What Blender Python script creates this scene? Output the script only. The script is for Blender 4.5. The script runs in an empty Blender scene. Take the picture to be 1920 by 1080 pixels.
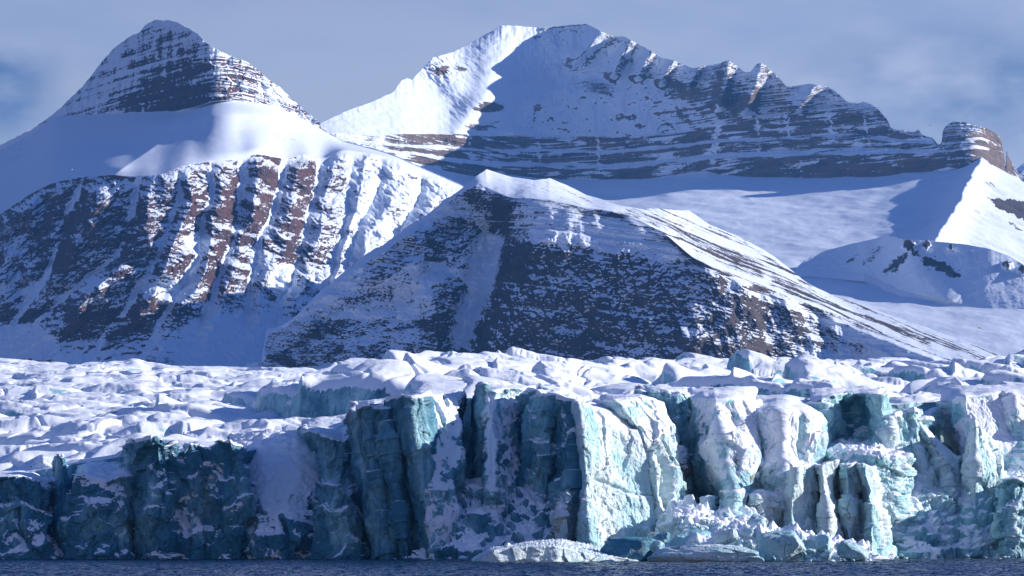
import bpy, math, random
import numpy as np
from mathutils import Vector
R = math.radians
sc = bpy.context.scene
COL = sc.collection
# ------------------------------------------------------------------ camera
W, H = 1920.0, 1080.0
FPX = 5444.0            # focal length in photo pixels (a long lens)
HOR = 1000.0            # row of the sea horizon
CZ = 8.0                # camera height over the fjord (ship's deck)
cam_d = bpy.data.cameras.new('camera')
cam_d.sensor_width = 36.0
cam_d.lens = 36.0 * FPX / W
cam_d.shift_y = (HOR - H / 2) / W
cam_d.clip_start = 1.0
cam_d.clip_end = 80000.0
cam = bpy.data.objects.new('camera', cam_d)
cam.location = (0, 0, CZ)
cam.rotation_euler = (R(90), 0, 0)
COL.objects.link(cam)
sc.camera = cam
# ------------------------------------------------------------------ light
SUN_EL, SUN_BACK = 20.0, 11.0       # low sun from the right, slightly beyond the subject
SDIR = Vector((math.cos(R(SUN_EL)) * math.cos(R(SUN_BACK)), math.cos(R(SUN_EL)) * math.sin(R(SUN_BACK)), math.sin(R(SUN_EL))))
sd = bpy.data.lights.new('sun', 'SUN')
sd.energy = 5.0
sd.angle = R(0.53)
sd.color = (1.0, 0.94, 0.90)
so = bpy.data.objects.new('sun', sd)
so.rotation_euler = SDIR.to_track_quat('Z', 'Y').to_euler()
so.location = (3000, 1000, 2500)
COL.objects.link(so)
wd = bpy.data.worlds.new('World')
sc.world = wd
wd.use_nodes = True
wn, wl = wd.node_tree.nodes, wd.node_tree.links
wn.clear()
def wnode(t, **k):
    n = wn.new(t)
    for a, b in k.items(): setattr(n, a, b)
    return n
sky = wnode('ShaderNodeTexSky', sky_type='NISHITA', sun_disc=False, sun_elevation=R(SUN_EL), sun_rotation=R(90 - SUN_BACK),
            altitude=10, air_density=1.0, dust_density=0.3, ozone_density=3.0)
tint = wnode('ShaderNodeMixRGB', blend_type='MULTIPLY'); tint.inputs[0].default_value = 1.0
tcz = wnode('ShaderNodeTexCoord'); sxz = wnode('ShaderNodeSeparateXYZ'); wl.new(tcz.outputs['Generated'], sxz.inputs[0])
elv = wnode('ShaderNodeMapRange', interpolation_type='SMOOTHSTEP'); elv.inputs['From Min'].default_value = 0.17; elv.inputs['From Max'].default_value = 0.34
wl.new(sxz.outputs[2], elv.inputs[0])
elm = wnode('ShaderNodeMixRGB'); elm.inputs[1].default_value = (1.68, 1.10, 0.93, 1); elm.inputs[2].default_value = (0.03, 0.27, 0.82, 1)
wl.new(elv.outputs[0], elm.inputs[0]); wl.new(elm.outputs[0], tint.inputs[2])
wl.new(sky.outputs[0], tint.inputs[1])
# thin cloud banks, stretched along the horizon
tc = wnode('ShaderNodeTexCoord')
mp = wnode('ShaderNodeMapping'); mp.inputs['Scale'].default_value = (9, 9, 30)
wl.new(tc.outputs['Generated'], mp.inputs[0])
cn = wnode('ShaderNodeTexNoise'); cn.inputs['Scale'].default_value = 1.0; cn.inputs['Detail'].default_value = 6; cn.inputs['Roughness'].default_value = 0.55
wl.new(mp.outputs[0], cn.inputs['Vector'])
cr = wnode('ShaderNodeMapRange', interpolation_type='SMOOTHSTEP')
cr.inputs['From Min'].default_value = 0.42; cr.inputs['From Max'].default_value = 0.72
wl.new(cn.outputs[0], cr.inputs[0])
cm = wnode('ShaderNodeMath', operation='MULTIPLY'); cm.inputs[1].default_value = 0.55
wl.new(cr.outputs[0], cm.inputs[0])
cmix = wnode('ShaderNodeMixRGB'); cmix.inputs[2].default_value = (1.9, 2.5, 3.9, 1)
wl.new(cm.outputs[0], cmix.inputs[0]); wl.new(tint.outputs[0], cmix.inputs[1])
# dark bank low on the left and a fainter one on the right, as directions
sx = wnode('ShaderNodeSeparateXYZ'); wl.new(tc.outputs['Generated'], sx.inputs[0])
def band(x0, x1, zc, zw, amp, prev):
    ax = wnode('ShaderNodeMapRange', interpolation_type='SMOOTHSTEP'); ax.inputs['From Min'].default_value = x0; ax.inputs['From Max'].default_value = x1
    wl.new(sx.outputs[0], ax.inputs[0])
    dz = wnode('ShaderNodeMath', operation='SUBTRACT'); dz.inputs[1].default_value = zc; wl.new(sx.outputs[2], dz.inputs[0])
    ab = wnode('ShaderNodeMath', operation='ABSOLUTE'); wl.new(dz.outputs[0], ab.inputs[0])
    az = wnode('ShaderNodeMapRange', interpolation_type='SMOOTHSTEP'); az.inputs['From Min'].default_value = zw; az.inputs['From Max'].default_value = 0.0
    wl.new(ab.outputs[0], az.inputs[0])
    m1 = wnode('ShaderNodeMath', operation='MULTIPLY'); wl.new(ax.outputs[0], m1.inputs[0]); wl.new(az.outputs[0], m1.inputs[1])
    nn = wnode('ShaderNodeTexNoise'); nn.inputs['Scale'].default_value = 1.0; nn.inputs['Detail'].default_value = 7
    mq = wnode('ShaderNodeMapping'); mq.inputs['Scale'].default_value = (28, 28, 60); wl.new(tc.outputs['Generated'], mq.inputs[0]); wl.new(mq.outputs[0], nn.inputs['Vector'])
    ns = wnode('ShaderNodeMapRange'); ns.inputs['From Min'].default_value = 0.35; ns.inputs['From Max'].default_value = 0.6; wl.new(nn.outputs[0], ns.inputs[0])
    m2 = wnode('ShaderNodeMath', operation='MULTIPLY'); wl.new(m1.outputs[0], m2.inputs[0]); wl.new(ns.outputs[0], m2.inputs[1])
    m3 = wnode('ShaderNodeMath', operation='MULTIPLY'); m3.inputs[1].default_value = amp; wl.new(m2.outputs[0], m3.inputs[0])
    mx = wnode('ShaderNodeMixRGB'); mx.inputs[2].default_value = (0.50, 0.95, 2.1, 1)
    wl.new(m3.outputs[0], mx.inputs[0]); wl.new(prev, mx.inputs[1])
    return mx.outputs[0]
last = band(-0.145, -0.172, 0.150, 0.026, 1.0, cmix.outputs[0])
last = band(0.06, 0.15, 0.150, 0.034, 0.75, last)
bg = wnode('ShaderNodeBackground'); bg.inputs[1].default_value = 0.085
wo = wnode('ShaderNodeOutputWorld')
wl.new(last, bg.inputs[0]); wl.new(bg.outputs[0], wo.inputs[0])
sc.view_settings.view_transform = 'Standard'
sc.view_settings.look = 'None'
sc.view_settings.gamma = 1
sc.view_settings.exposure = 0.72
sc.cycles.max_bounces = 6
sc.cycles.diffuse_bounces = 4
sc.cycles.volume_bounces = 0
# ------------------------------------------------------------------ noise (numpy)
f32 = np.float32
def hsh(ix, iy, iz, seed):
    h = (ix.astype(np.uint32) * np.uint32(374761393)) ^ (iy.astype(np.uint32) * np.uint32(668265263)) ^ (iz.astype(np.uint32) * np.uint32(2147483647 - 58)) ^ np.uint32((seed * 974634777 + 12345) & 0xffffffff)
    h = (h ^ (h >> np.uint32(13))) * np.uint32(1274126177)
    h = (h ^ (h >> np.uint32(15))) * np.uint32(2246822519)
    return h ^ (h >> np.uint32(16))
def perlin(x, y, z, seed=0):
    x, y, z = (np.broadcast_to(np.asarray(a, f32), np.broadcast(x, y, z).shape) for a in (x, y, z))
    xi, yi, zi = np.floor(x), np.floor(y), np.floor(z)
    fx, fy, fz = x - xi, y - yi, z - zi
    xi, yi, zi = xi.astype(np.int64), yi.astype(np.int64), zi.astype(np.int64)
    u, v, w = (t * t * t * (t * (t * 6 - 15) + 10) for t in (fx, fy, fz))
    def g(a, b, c):
        h = hsh(xi + a, yi + b, zi + c, seed)
        gx = (h & np.uint32(1023)).astype(f32) / 511.5 - 1
        gy = ((h >> np.uint32(10)) & np.uint32(1023)).astype(f32) / 511.5 - 1
        gz = ((h >> np.uint32(20)) & np.uint32(1023)).astype(f32) / 511.5 - 1
        return gx * (fx - a) + gy * (fy - b) + gz * (fz - c)
    L = lambda a, b, t: a + (b - a) * t
    return L(L(L(g(0,0,0), g(1,0,0), u), L(g(0,1,0), g(1,1,0), u), v), L(L(g(0,0,1), g(1,0,1), u), L(g(0,1,1), g(1,1,1), u), v), w)
def fbm(x, y, z, o=4, seed=0, gain=0.5, lac=2.03):
    a, s, t = 1.0, 0.0, 0.0
    for i in range(o):
        s = s + a * perlin(x, y, z, seed + i * 7); t += a
        x, y, z = x * lac + 3.1, y * lac + 1.7, z * lac + 5.3; a *= gain
    return s / t * 1.6
def ridged(x, y, z, o=4, seed=0, gain=0.5):
    a, s, t = 1.0, 0.0, 0.0
    for i in range(o):
        s = s + a * (1 - np.abs(perlin(x, y, z, seed + i * 7)) * 2.4); t += a
        x, y, z = x * 2.03 + 3.1, y * 2.03 + 1.7, z * 2.03 + 5.3; a *= gain
    return s / t
def worley(x, y, z, seed=0, dim=3):
    """F1, F2, offset to the nearest centre and three random numbers of its cell"""
    x, y, z = (np.broadcast_to(np.asarray(a, f32), np.broadcast(x, y, z).shape) for a in (x, y, z))
    xi, yi, zi = (np.floor(t).astype(np.int64) for t in (x, y, z))
    f1 = np.full(x.shape, 9.0, f32); f2 = f1.copy()
    dx = np.zeros_like(f1); dy = dx.copy(); dz = dx.copy(); hh = np.zeros(x.shape, np.uint32)
    for a in (-1, 0, 1):
        for b in (-1, 0, 1):
            for c in ((-1, 0, 1) if dim == 3 else (0,)):
                h = hsh(xi + a, yi + b, zi + c, seed)
                px = (xi + a) + (h & np.uint32(1023)).astype(f32) / 1023 - x
                py = (yi + b) + ((h >> np.uint32(10)) & np.uint32(1023)).astype(f32) / 1023 - y
                pz = (zi + c) + ((h >> np.uint32(20)) & np.uint32(1023)).astype(f32) / 1023 - z if dim == 3 else 0 * x
                d = px * px + py * py + pz * pz
                n = d < f1
                f2 = np.where(n, f1, np.minimum(f2, d)); f1 = np.where(n, d, f1)
                dx = np.where(n, -px, dx); dy = np.where(n, -py, dy); dz = np.where(n, -pz, dz); hh = np.where(n, h, hh)
    g = hsh(hh, hh * 0 + 1, hh * 0 + 2, seed + 5)
    r1 = (g & np.uint32(1023)).astype(f32) / 511.5 - 1
    r2 = ((g >> np.uint32(10)) & np.uint32(1023)).astype(f32) / 511.5 - 1
    r3 = ((g >> np.uint32(20)) & np.uint32(1023)).astype(f32) / 511.5 - 1
    return np.sqrt(f1), np.sqrt(f2), (dx, dy, dz), (r1, r2, r3)
def chips(x, y, z, seed=0):
    """faceted fracture relief, about -1..1"""
    f1, f2, d, r = worley(x, y, z, seed)
    return 0.45 * r[0] + 1.1 * (r[1] * d[0] + r[2] * d[2] + r[0] * d[1])
def sstep(a, b, x):
    t = np.clip((x - a) / (b - a), 0, 1)
    return t * t * (3 - 2 * t)
def ip(x, pts):
    p = sorted(pts)
    return np.interp(x, [q[0] for q in p], [q[1] for q in p])
def at(px, py, Y):
    return (px - W / 2) / FPX * Y, Y, CZ + (HOR - py) / FPX * Y
def row_of(z, Y):
    return HOR - (z - CZ) / Y * FPX
def seg_dist(px, py, pts):
    """distance in rows/columns from points to a polyline"""
    d = np.full(np.broadcast(px, py).shape, 1e9)
    for (x0, y0), (x1, y1) in zip(pts[:-1], pts[1:]):
        vx, vy = x1 - x0, y1 - y0
        t = np.clip(((px - x0) * vx + (py - y0) * vy) / (vx * vx + vy * vy + 1e-9), 0, 1)
        d = np.minimum(d, np.hypot(px - x0 - t * vx, py - y0 - t * vy))
    return d
def blob(px, py, cx, cy, rx, ry, ang=0, soft=0.35):
    """soft-edged ellipse"""
    c, s = math.cos(R(ang)), math.sin(R(ang))
    a = ((px - cx) * c + (py - cy) * s) / rx; b = (-(px - cx) * s + (py - cy) * c) / ry
    return 1 - sstep(1 - soft, 1 + soft, np.hypot(a, b))
def inpoly(px, py, poly):
    ins = np.zeros(np.broadcast(px, py).shape, bool)
    for (x0, y0), (x1, y1) in zip(poly, poly[1:] + poly[:1]):
        c = ((y0 > py) != (y1 > py)) & (px < (x1 - x0) * (py - y0) / (y1 - y0 + 1e-12) + x0)
        ins ^= c
    return ins
# ------------------------------------------------------------------ mesh helpers
def normals(P, closed=False):
    a = np.gradient(P, axis=1); b = np.gradient(P, axis=0)
    n = np.cross(a, b)
    n /= np.linalg.norm(n, axis=2, keepdims=True) + 1e-9
    return n
def smooth(P, it=1, k=0.5):
    for _ in range(it):
        Q = P.copy()
        Q[1:-1] += k * 0.5 * (P[2:] + P[:-2] - 2 * P[1:-1])
        P = Q.copy()
        P[:, 1:-1] += k * 0.5 * (Q[:, 2:] + Q[:, :-2] - 2 * Q[:, 1:-1])
    return P
def mesh_from(name, co, faces, mat, attrs=None, smooth_shade=True, parent=None):
    me = bpy.data.meshes.new(name)
    co = np.asarray(co, f32).reshape(-1, 3); faces = np.asarray(faces, np.int32)
    k = faces.shape[1]
    me.vertices.add(len(co)); me.vertices.foreach_set('co', co.ravel())
    me.loops.add(faces.size); me.loops.foreach_set('vertex_index', faces.ravel())
    me.polygons.add(len(faces)); me.polygons.foreach_set('loop_start', np.arange(0, faces.size, k, dtype=np.int32))
    me.polygons.foreach_set('use_smooth', np.full(len(faces), smooth_shade))
    for an, av in (attrs or {}).items():
        a = me.attributes.new(an, 'FLOAT', 'POINT'); a.data.foreach_set('value', np.asarray(av, f32).ravel())
    me.update(calc_edges=True)
    me.materials.append(mat)
    o = bpy.data.objects.new(name, me); COL.objects.link(o)
    if parent: o.parent = parent
    return o
def grid(name, P, mat, attrs=None, **k):
    n, m = P.shape[:2]
    i = np.arange(n * m).reshape(n, m)
    f = np.stack([i[:-1, :-1], i[:-1, 1:], i[1:, 1:], i[1:, :-1]], -1).reshape(-1, 4)
    return mesh_from(name, P, f, mat, attrs, **k)
def tag(o, label=None, cat=None, group=None, kind=None):
    if label: o['label'] = label
    if cat: o['category'] = cat
    if group: o['group'] = group
    if kind: o['kind'] = kind
    return o
# ------------------------------------------------------------------ materials
def new_mat(name):
    m = bpy.data.materials.new(name); m.use_nodes = True
    nt = m.node_tree; nt.nodes.clear()
    class N: pass
    n = N(); n.nt = nt
    def add(t, **k):
        x = nt.nodes.new(t)
        for a, b in k.items(): setattr(x, a, b)
        return x
    def put(sock, v):
        if isinstance(v, bpy.types.NodeSocket): nt.links.new(v, sock)
        else: sock.default_value = v
    def math_(op, a, b=0.0, c=None):
        x = add('ShaderNodeMath', operation=op); put(x.inputs[0], a); put(x.inputs[1], b)
        if c is not None: put(x.inputs[2], c)
        return x.outputs[0]
    def mix(f, a, b, blend='MIX'):
        x = add('ShaderNodeMixRGB', blend_type=blend); put(x.inputs[0], f); put(x.inputs[1], a); put(x.inputs[2], b)
        return x.outputs[0]
    def rng(v, a, b, c=0.0, d=1.0, sm=True):
        x = add('ShaderNodeMapRange', interpolation_type='SMOOTHSTEP' if sm else 'LINEAR')
        put(x.inputs[0], v); put(x.inputs['From Min'], a); put(x.inputs['From Max'], b); put(x.inputs['To Min'], c); put(x.inputs['To Max'], d)
        return x.outputs[0]
    geo = add('ShaderNodeNewGeometry')
    def noise(scale, sc3=(1, 1, 1), detail=4, rough=0.55, dist=0.0, off=(0, 0, 0)):
        q = add('ShaderNodeMapping'); q.inputs['Scale'].default_value = sc3; q.inputs['Location'].default_value = off
        nt.links.new(geo.outputs['Position'], q.inputs[0])
        x = add('ShaderNodeTexNoise'); x.inputs['Scale'].default_value = scale; x.inputs['Detail'].default_value = detail
        x.inputs['Roughness'].default_value = rough; x.inputs['Distortion'].default_value = dist
        nt.links.new(q.outputs[0], x.inputs['Vector'])
        return x.outputs[0]
    def attr(a): return add('ShaderNodeAttribute', attribute_name=a).outputs['Fac']
    def bump(h, s, d, prev=None):
        x = add('ShaderNodeBump'); put(x.inputs['Height'], h); x.inputs['Strength'].default_value = s; x.inputs['Distance'].default_value = d
        if prev is not None: nt.links.new(prev, x.inputs['Normal'])
        return x.outputs[0]
    def out(color, rough, normal=None, spec=0.3, **kw):
        b = add('ShaderNodeBsdfPrincipled'); put(b.inputs['Base Color'], color); put(b.inputs['Roughness'], rough)
        b.inputs['Specular IOR Level'].default_value = spec
        for a, v in kw.items(): put(b.inputs[a.replace('_', ' ')], v)
        if normal is not None: nt.links.new(normal, b.inputs['Normal'])
        o = add('ShaderNodeOutputMaterial'); nt.links.new(b.outputs[0], o.inputs[0])
        return b
    n.add, n.math, n.mix, n.rng, n.noise, n.attr, n.bump, n.out, n.geo, n.put = add, math_, mix, rng, noise, attr, bump, out, geo, put
    n.m = m
    return n
SNOW = (0.68, 0.755, 0.86, 1)
def mountain_mat(name, rock_a, rock_b, rock_c, speck=0.5, layer=1.3, big=0.0):
    n = new_mat(name)
    st = n.noise(0.055, (0.03, 0.03, 1), 3, 0.6)           # horizontal rock beds
    r = n.mix(n.rng(st, 0.35, 0.65), rock_a, rock_b)
    r = n.mix(n.rng(n.noise(0.02, (1, 1, 1.6), 5, 0.65), 0.45, 0.7), r, rock_c)
    fine = n.noise(0.15, (1, 1, 1.7), 6, 0.74, 0.5)
    lay = n.noise(0.10, (0.16, 0.16, 1), 4, 0.65, 0.3)
    mixn = n.math('ADD', n.math('MULTIPLY', n.math('SUBTRACT', fine, 0.5), 1.9 * speck), n.math('MULTIPLY', n.math('SUBTRACT', lay, 0.5), layer * speck))
    if big: mixn = n.math('ADD', mixn, n.math('MULTIPLY', n.math('SUBTRACT', n.noise(0.022, (1.4, 1, 0.7), 5, 0.65, 0.6), 0.5), big))
    s = n.rng(n.math('ADD', n.attr('snow'), mixn), 0.44, 0.56)
    c = n.mix(s, r, SNOW)
    h = n.math('ADD', n.noise(0.06, (1, 1, 1.5), 8, 0.7), n.math('MULTIPLY', s, -0.25))
    hb = n.bump(h, 0.9, 9.0)
    soft = n.bump(n.noise(0.05, (1, 1, 1), 6, 0.62), 0.22, 3.0)
    nm = n.add('ShaderNodeMixRGB'); n.put(nm.inputs[0], s); n.put(nm.inputs[1], hb); n.put(nm.inputs[2], soft)
    n.out(c, n.mix(s, (0.9, 0.9, 0.9, 1), (0.75, 0.75, 0.75, 1)), nm.outputs[0], 0.2)
    return n.m
def ice_mat(name):
    n = new_mat(name)
    v = n.noise(0.055, (1, 1, 0.4), 6, 0.58, 0.8)
    w = n.noise(0.5, (1, 1, 0.5), 5, 0.65)
    t = n.math('ADD', n.math('ADD', n.math('MULTIPLY', n.math('SUBTRACT', v, 0.5), 1.6), n.math('MULTIPLY', n.math('SUBTRACT', w, 0.5), 0.6)), n.attr('frost'))  # frost and sunlight share one tone: sunlit ice paler, shaded ice darker
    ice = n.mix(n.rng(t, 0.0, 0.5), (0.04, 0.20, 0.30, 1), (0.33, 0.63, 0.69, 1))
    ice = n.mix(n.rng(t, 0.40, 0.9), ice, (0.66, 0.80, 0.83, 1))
    def veins(scale, sc3, wid, off):
        q = n.add('ShaderNodeMapping'); q.inputs['Scale'].default_value = sc3; q.inputs['Rotation'].default_value = off
        wv = n.add('ShaderNodeVectorMath', operation='ADD'); n.nt.links.new(n.geo.outputs['Position'], wv.inputs[0])
        nz_ = n.add('ShaderNodeTexNoise'); nz_.inputs['Scale'].default_value = 0.3; nz_.inputs['Detail'].default_value = 4; n.nt.links.new(n.geo.outputs['Position'], nz_.inputs['Vector'])
        sc_ = n.add('ShaderNodeVectorMath', operation='SCALE'); sc_.inputs['Scale'].default_value = 5.0; n.nt.links.new(nz_.outputs['Color'], sc_.inputs[0]); n.nt.links.new(sc_.outputs[0], wv.inputs[1])
        n.nt.links.new(wv.outputs[0], q.inputs[0])
        vv = n.add('ShaderNodeTexVoronoi', feature='DISTANCE_TO_EDGE'); vv.inputs['Scale'].default_value = scale; n.nt.links.new(q.outputs[0], vv.inputs['Vector'])
        return n.rng(vv.outputs['Distance'], 0.0, wid, 1.0, 0.0)
    vn = n.math('MULTIPLY', veins(0.11, (1, 1, 0.6), 0.028, (0.3, 0.5, 0.2)), n.rng(n.noise(0.12, (1, 1, 1), 3, 0.6), 0.45, 0.6))
    vn2 = n.math('MULTIPLY', veins(0.4, (1, 1, 0.8), 0.05, (0.9, 0.2, 0.6)), n.rng(n.noise(0.2, (1, 1, 1), 3, 0.6, 0, (9, 3, 1)), 0.5, 0.65))
    vn = n.math('MAXIMUM', vn, n.math('MULTIPLY', vn2, 0.6))
    ice = n.mix(n.math('MULTIPLY', vn, 0.7), ice, (0.05, 0.17, 0.22, 1))
    dn = n.noise(0.55, (1, 1, 0.8), 7, 0.75)
    ice = n.mix(n.math('MULTIPLY', n.rng(n.math('ADD', dn, n.attr('dirt')), 0.74, 0.95), 0.85), ice, (0.22, 0.14, 0.09, 1))
    sn = n.math('ADD', n.math('MULTIPLY', n.math('SUBTRACT', n.noise(0.35, (1, 1, 1), 7, 0.68), 0.5), 1.3), n.attr('snow'))
    s = n.rng(sn, 0.46, 0.56)
    c = n.mix(s, ice, (0.82, 0.87, 0.93, 1))
    h1 = n.bump(n.math('SUBTRACT', n.noise(0.6, (1, 1, 0.6), 8, 0.68, 0.3), n.math('MULTIPLY', vn, 0.35)), 0.85, 0.9)
    h2 = n.bump(n.math('ADD', n.noise(0.25, (1, 1, 1), 5, 0.55), n.math('MULTIPLY', n.noise(0.9, (1, 0.35, 1), 5, 0.6, 0.4), 0.35)), 0.45, 0.6)
    nm = n.add('ShaderNodeMixRGB'); n.put(nm.inputs[0], s); n.put(nm.inputs[1], h1); n.put(nm.inputs[2], h2)
    n.out(c, n.rng(s, 0, 1, 0.38, 0.8), nm.outputs[0], 0.35)
    return n.m
def water_mat():
    n = new_mat('fjord_water')
    h = n.math('ADD', n.noise(0.55, (1, 0.35, 1), 5, 0.62), n.math('MULTIPLY', n.noise(0.12, (1, 0.5, 1), 3, 0.5), 1.5))
    nb = n.bump(h, 1.0, 1.3)
    n.out((0.002, 0.014, 0.04, 1), 0.08, nb, 0.25)
    return n.m
M_ROCK = mountain_mat('purple_sandstone_and_snow', (0.075, 0.042, 0.046, 1), (0.12, 0.062, 0.060, 1), (0.055, 0.042, 0.05, 1))
M_BAND = mountain_mat('banded_limestone_and_snow', (0.115, 0.092, 0.085, 1), (0.20, 0.135, 0.105, 1), (0.075, 0.068, 0.075, 1), 0.5)
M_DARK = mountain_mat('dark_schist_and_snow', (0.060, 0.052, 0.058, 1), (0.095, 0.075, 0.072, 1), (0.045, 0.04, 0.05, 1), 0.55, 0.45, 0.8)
M_ICE = ice_mat('glacier_ice')
M_WATER = water_mat()
# ------------------------------------------------------------------ mountains
def climb(Y1, py1, py2, deg):
    """depth at which a slope of deg degrees rising away from (Y1, row py1) reaches row py2"""
    z1 = CZ + (HOR - py1) / FPX * Y1; T = np.tan(np.radians(deg)); k = (HOR - py2) / FPX
    return (CZ - z1 + T * Y1) / np.maximum(T - k, 0.02)
def soften(a, k):
    for _ in range(2):
        b = np.pad(a, k, mode='reflect', reflect_type='odd'); c = np.cumsum(np.concatenate([[0], b]))
        a = (c[2 * k + 1:] - c[:-2 * k - 1]) / (2 * k + 1)
    return a
BC = []
def relief(px, foot, Yfoot, bands, back=(1400, 100), rows_back=24, jag=None, shelf=None):
    """columns px; foot = row line, Yfoot = its depth; bands = [(row line of the top, slope line or ('Y', depth line), n rows)].
    Returns row and depth of every vertex and the band each belongs to."""
    line = lambda L: ip(px, L) if isinstance(L, list) else np.full(px.shape, float(L))
    def soft(L):                                            # the same without kinks
        return soften(line(L), int(len(px) * 30 / (px[-1] - px[0])))
    py, Y = line(foot), soft(Yfoot)
    j0 = 0 * px
    PY, YY, B = [py[None]], [Y[None]], [np.zeros((1, len(px)))]
    BC[:] = [np.zeros((1, len(px)))]
    kk = int(len(px) * 9 / (px[-1] - px[0]))
    for bi, (top, slope, n) in enumerate(bands):
        p2 = line(top)
        p2 = soften(p2, kk) if bi < len(bands) - 1 else soften(p2, 1)
        p2 = np.maximum(p2, line(bands[-1][0]) + 1.3 * (len(bands) - 1 - bi))
        p2 = np.minimum(p2, py - 0.4)
        jj = jag[bi](px) if jag is not None else 0 * px
        if isinstance(slope, tuple): Y2 = soft(slope[1])
        else: Y2 = soften(climb(Y, py, p2, soft(slope)), 5)
        Y2 = np.clip(Y2, Y + 1, Y + 4500)
        z1, z2 = CZ + (HOR - py) / FPX * Y, CZ + (HOR - p2) / FPX * Y2
        t = (np.arange(1, n + 1) / n)[:, None]
        yy = Y + (Y2 - Y) * t; zz = z1 + (z2 - z1) * t
        jt = j0 + (jj - j0) * t
        PY.append(row_of(zz, yy) + jt); YY.append(yy); B.append(np.full(yy.shape, bi + 1.0)); BC.append(bi + t + 0 * yy)
        py, Y, j0 = p2, Y2, jj
    t = (np.arange(1, rows_back + 1) / rows_back)[:, None]
    z = CZ + (HOR - py) / FPX * Y
    if shelf is not None:  # unseen ground behind the crest, there for the shadow it casts
        sd_, sz_ = soften(ip(px, shelf[0]), 20), shelf[1]
        z = np.maximum(z, back[1] + 1)
        yy = Y + sd_ * t; zz = z - sz_ * t
        PY.append(row_of(zz, yy) + j0 * (1 - t)); YY.append(yy); B.append(np.full(yy.shape, len(bands) + 1.0)); BC.append(len(bands) + t + 0 * yy)
        Y, z, j0 = Y + sd_, z - sz_, 0 * j0
    yy = Y + back[0] * t; zz = np.maximum(z - (z - back[1]) * t, -5)
    PY.append(row_of(zz, yy) + j0 * (1 - t)); YY.append(yy); B.append(np.full(yy.shape, len(bands) + 1.0)); BC.append(len(bands) + 1 + t + 0 * yy)
    return np.vstack(PY), np.vstack(YY), np.vstack(B)
def push(P, dY):
    """move the surface back (+) or forward (-) along the slope it is seen on, keeping bearings"""
    k = (P[..., 1] + dY) / P[..., 1]
    return np.stack([P[..., 0] * k, P[..., 1] * k, CZ + (P[..., 2] - CZ) * k], -1)
def to_xyz(px, PY, YY):
    X, Y, Z = at(np.broadcast_to(px, PY.shape), PY, YY)
    return np.stack([X, Y, Z], -1)
def jg(amp, wl, seed):
    return lambda px: amp * fbm(px / wl, 0 * px + seed, 0 * px, 4, seed, 0.6)
Z0 = lambda px: 0 * px
MFOOT = [(560,8650),(650,8740),(760,8950),(860,9220),(920,9400),(1000,9480),(1100,9380),(1200,9230),(1320,9080),(1350,8960),(1500,8780),(1700,8520),(1838,8300),(1860,8420),(1889,8900),(1925,9500),(2010,9800)]
MROW = [(560,262),(640,275),(700,284),(760,300),(840,322),(900,333),(1000,342),(1150,345),(1200,337),(1280,328),(1320,324),(1350,330),(1480,336),(1660,333),(1740,331),(1800,320),(1838,312),(1880,318),(1925,340),(2010,360)]
def basin_slope(px):
    g = np.arange(800.0, 2400.0, 4)
    if not TAB: TAB.append(soften(raw_slope(g), 14))
    return np.interp(px, g, TAB[0])
TAB = []
def raw_slope(px):         # degrees, so that the snow basin meets the foot of the cliffs
    px = np.clip(px, 900, 1838)
    Y2, p2 = ip(px, MFOOT) + 40, ip(px, MROW)
    return np.degrees(np.arctan(((HOR - p2) / FPX * Y2 - (HOR - 690) / FPX * 5000.0) / (Y2 - 5000.0)))
def floorY(px, py):
    return climb(5000.0, 690.0, py, basin_slope(px))
exec_parts = []
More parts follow.
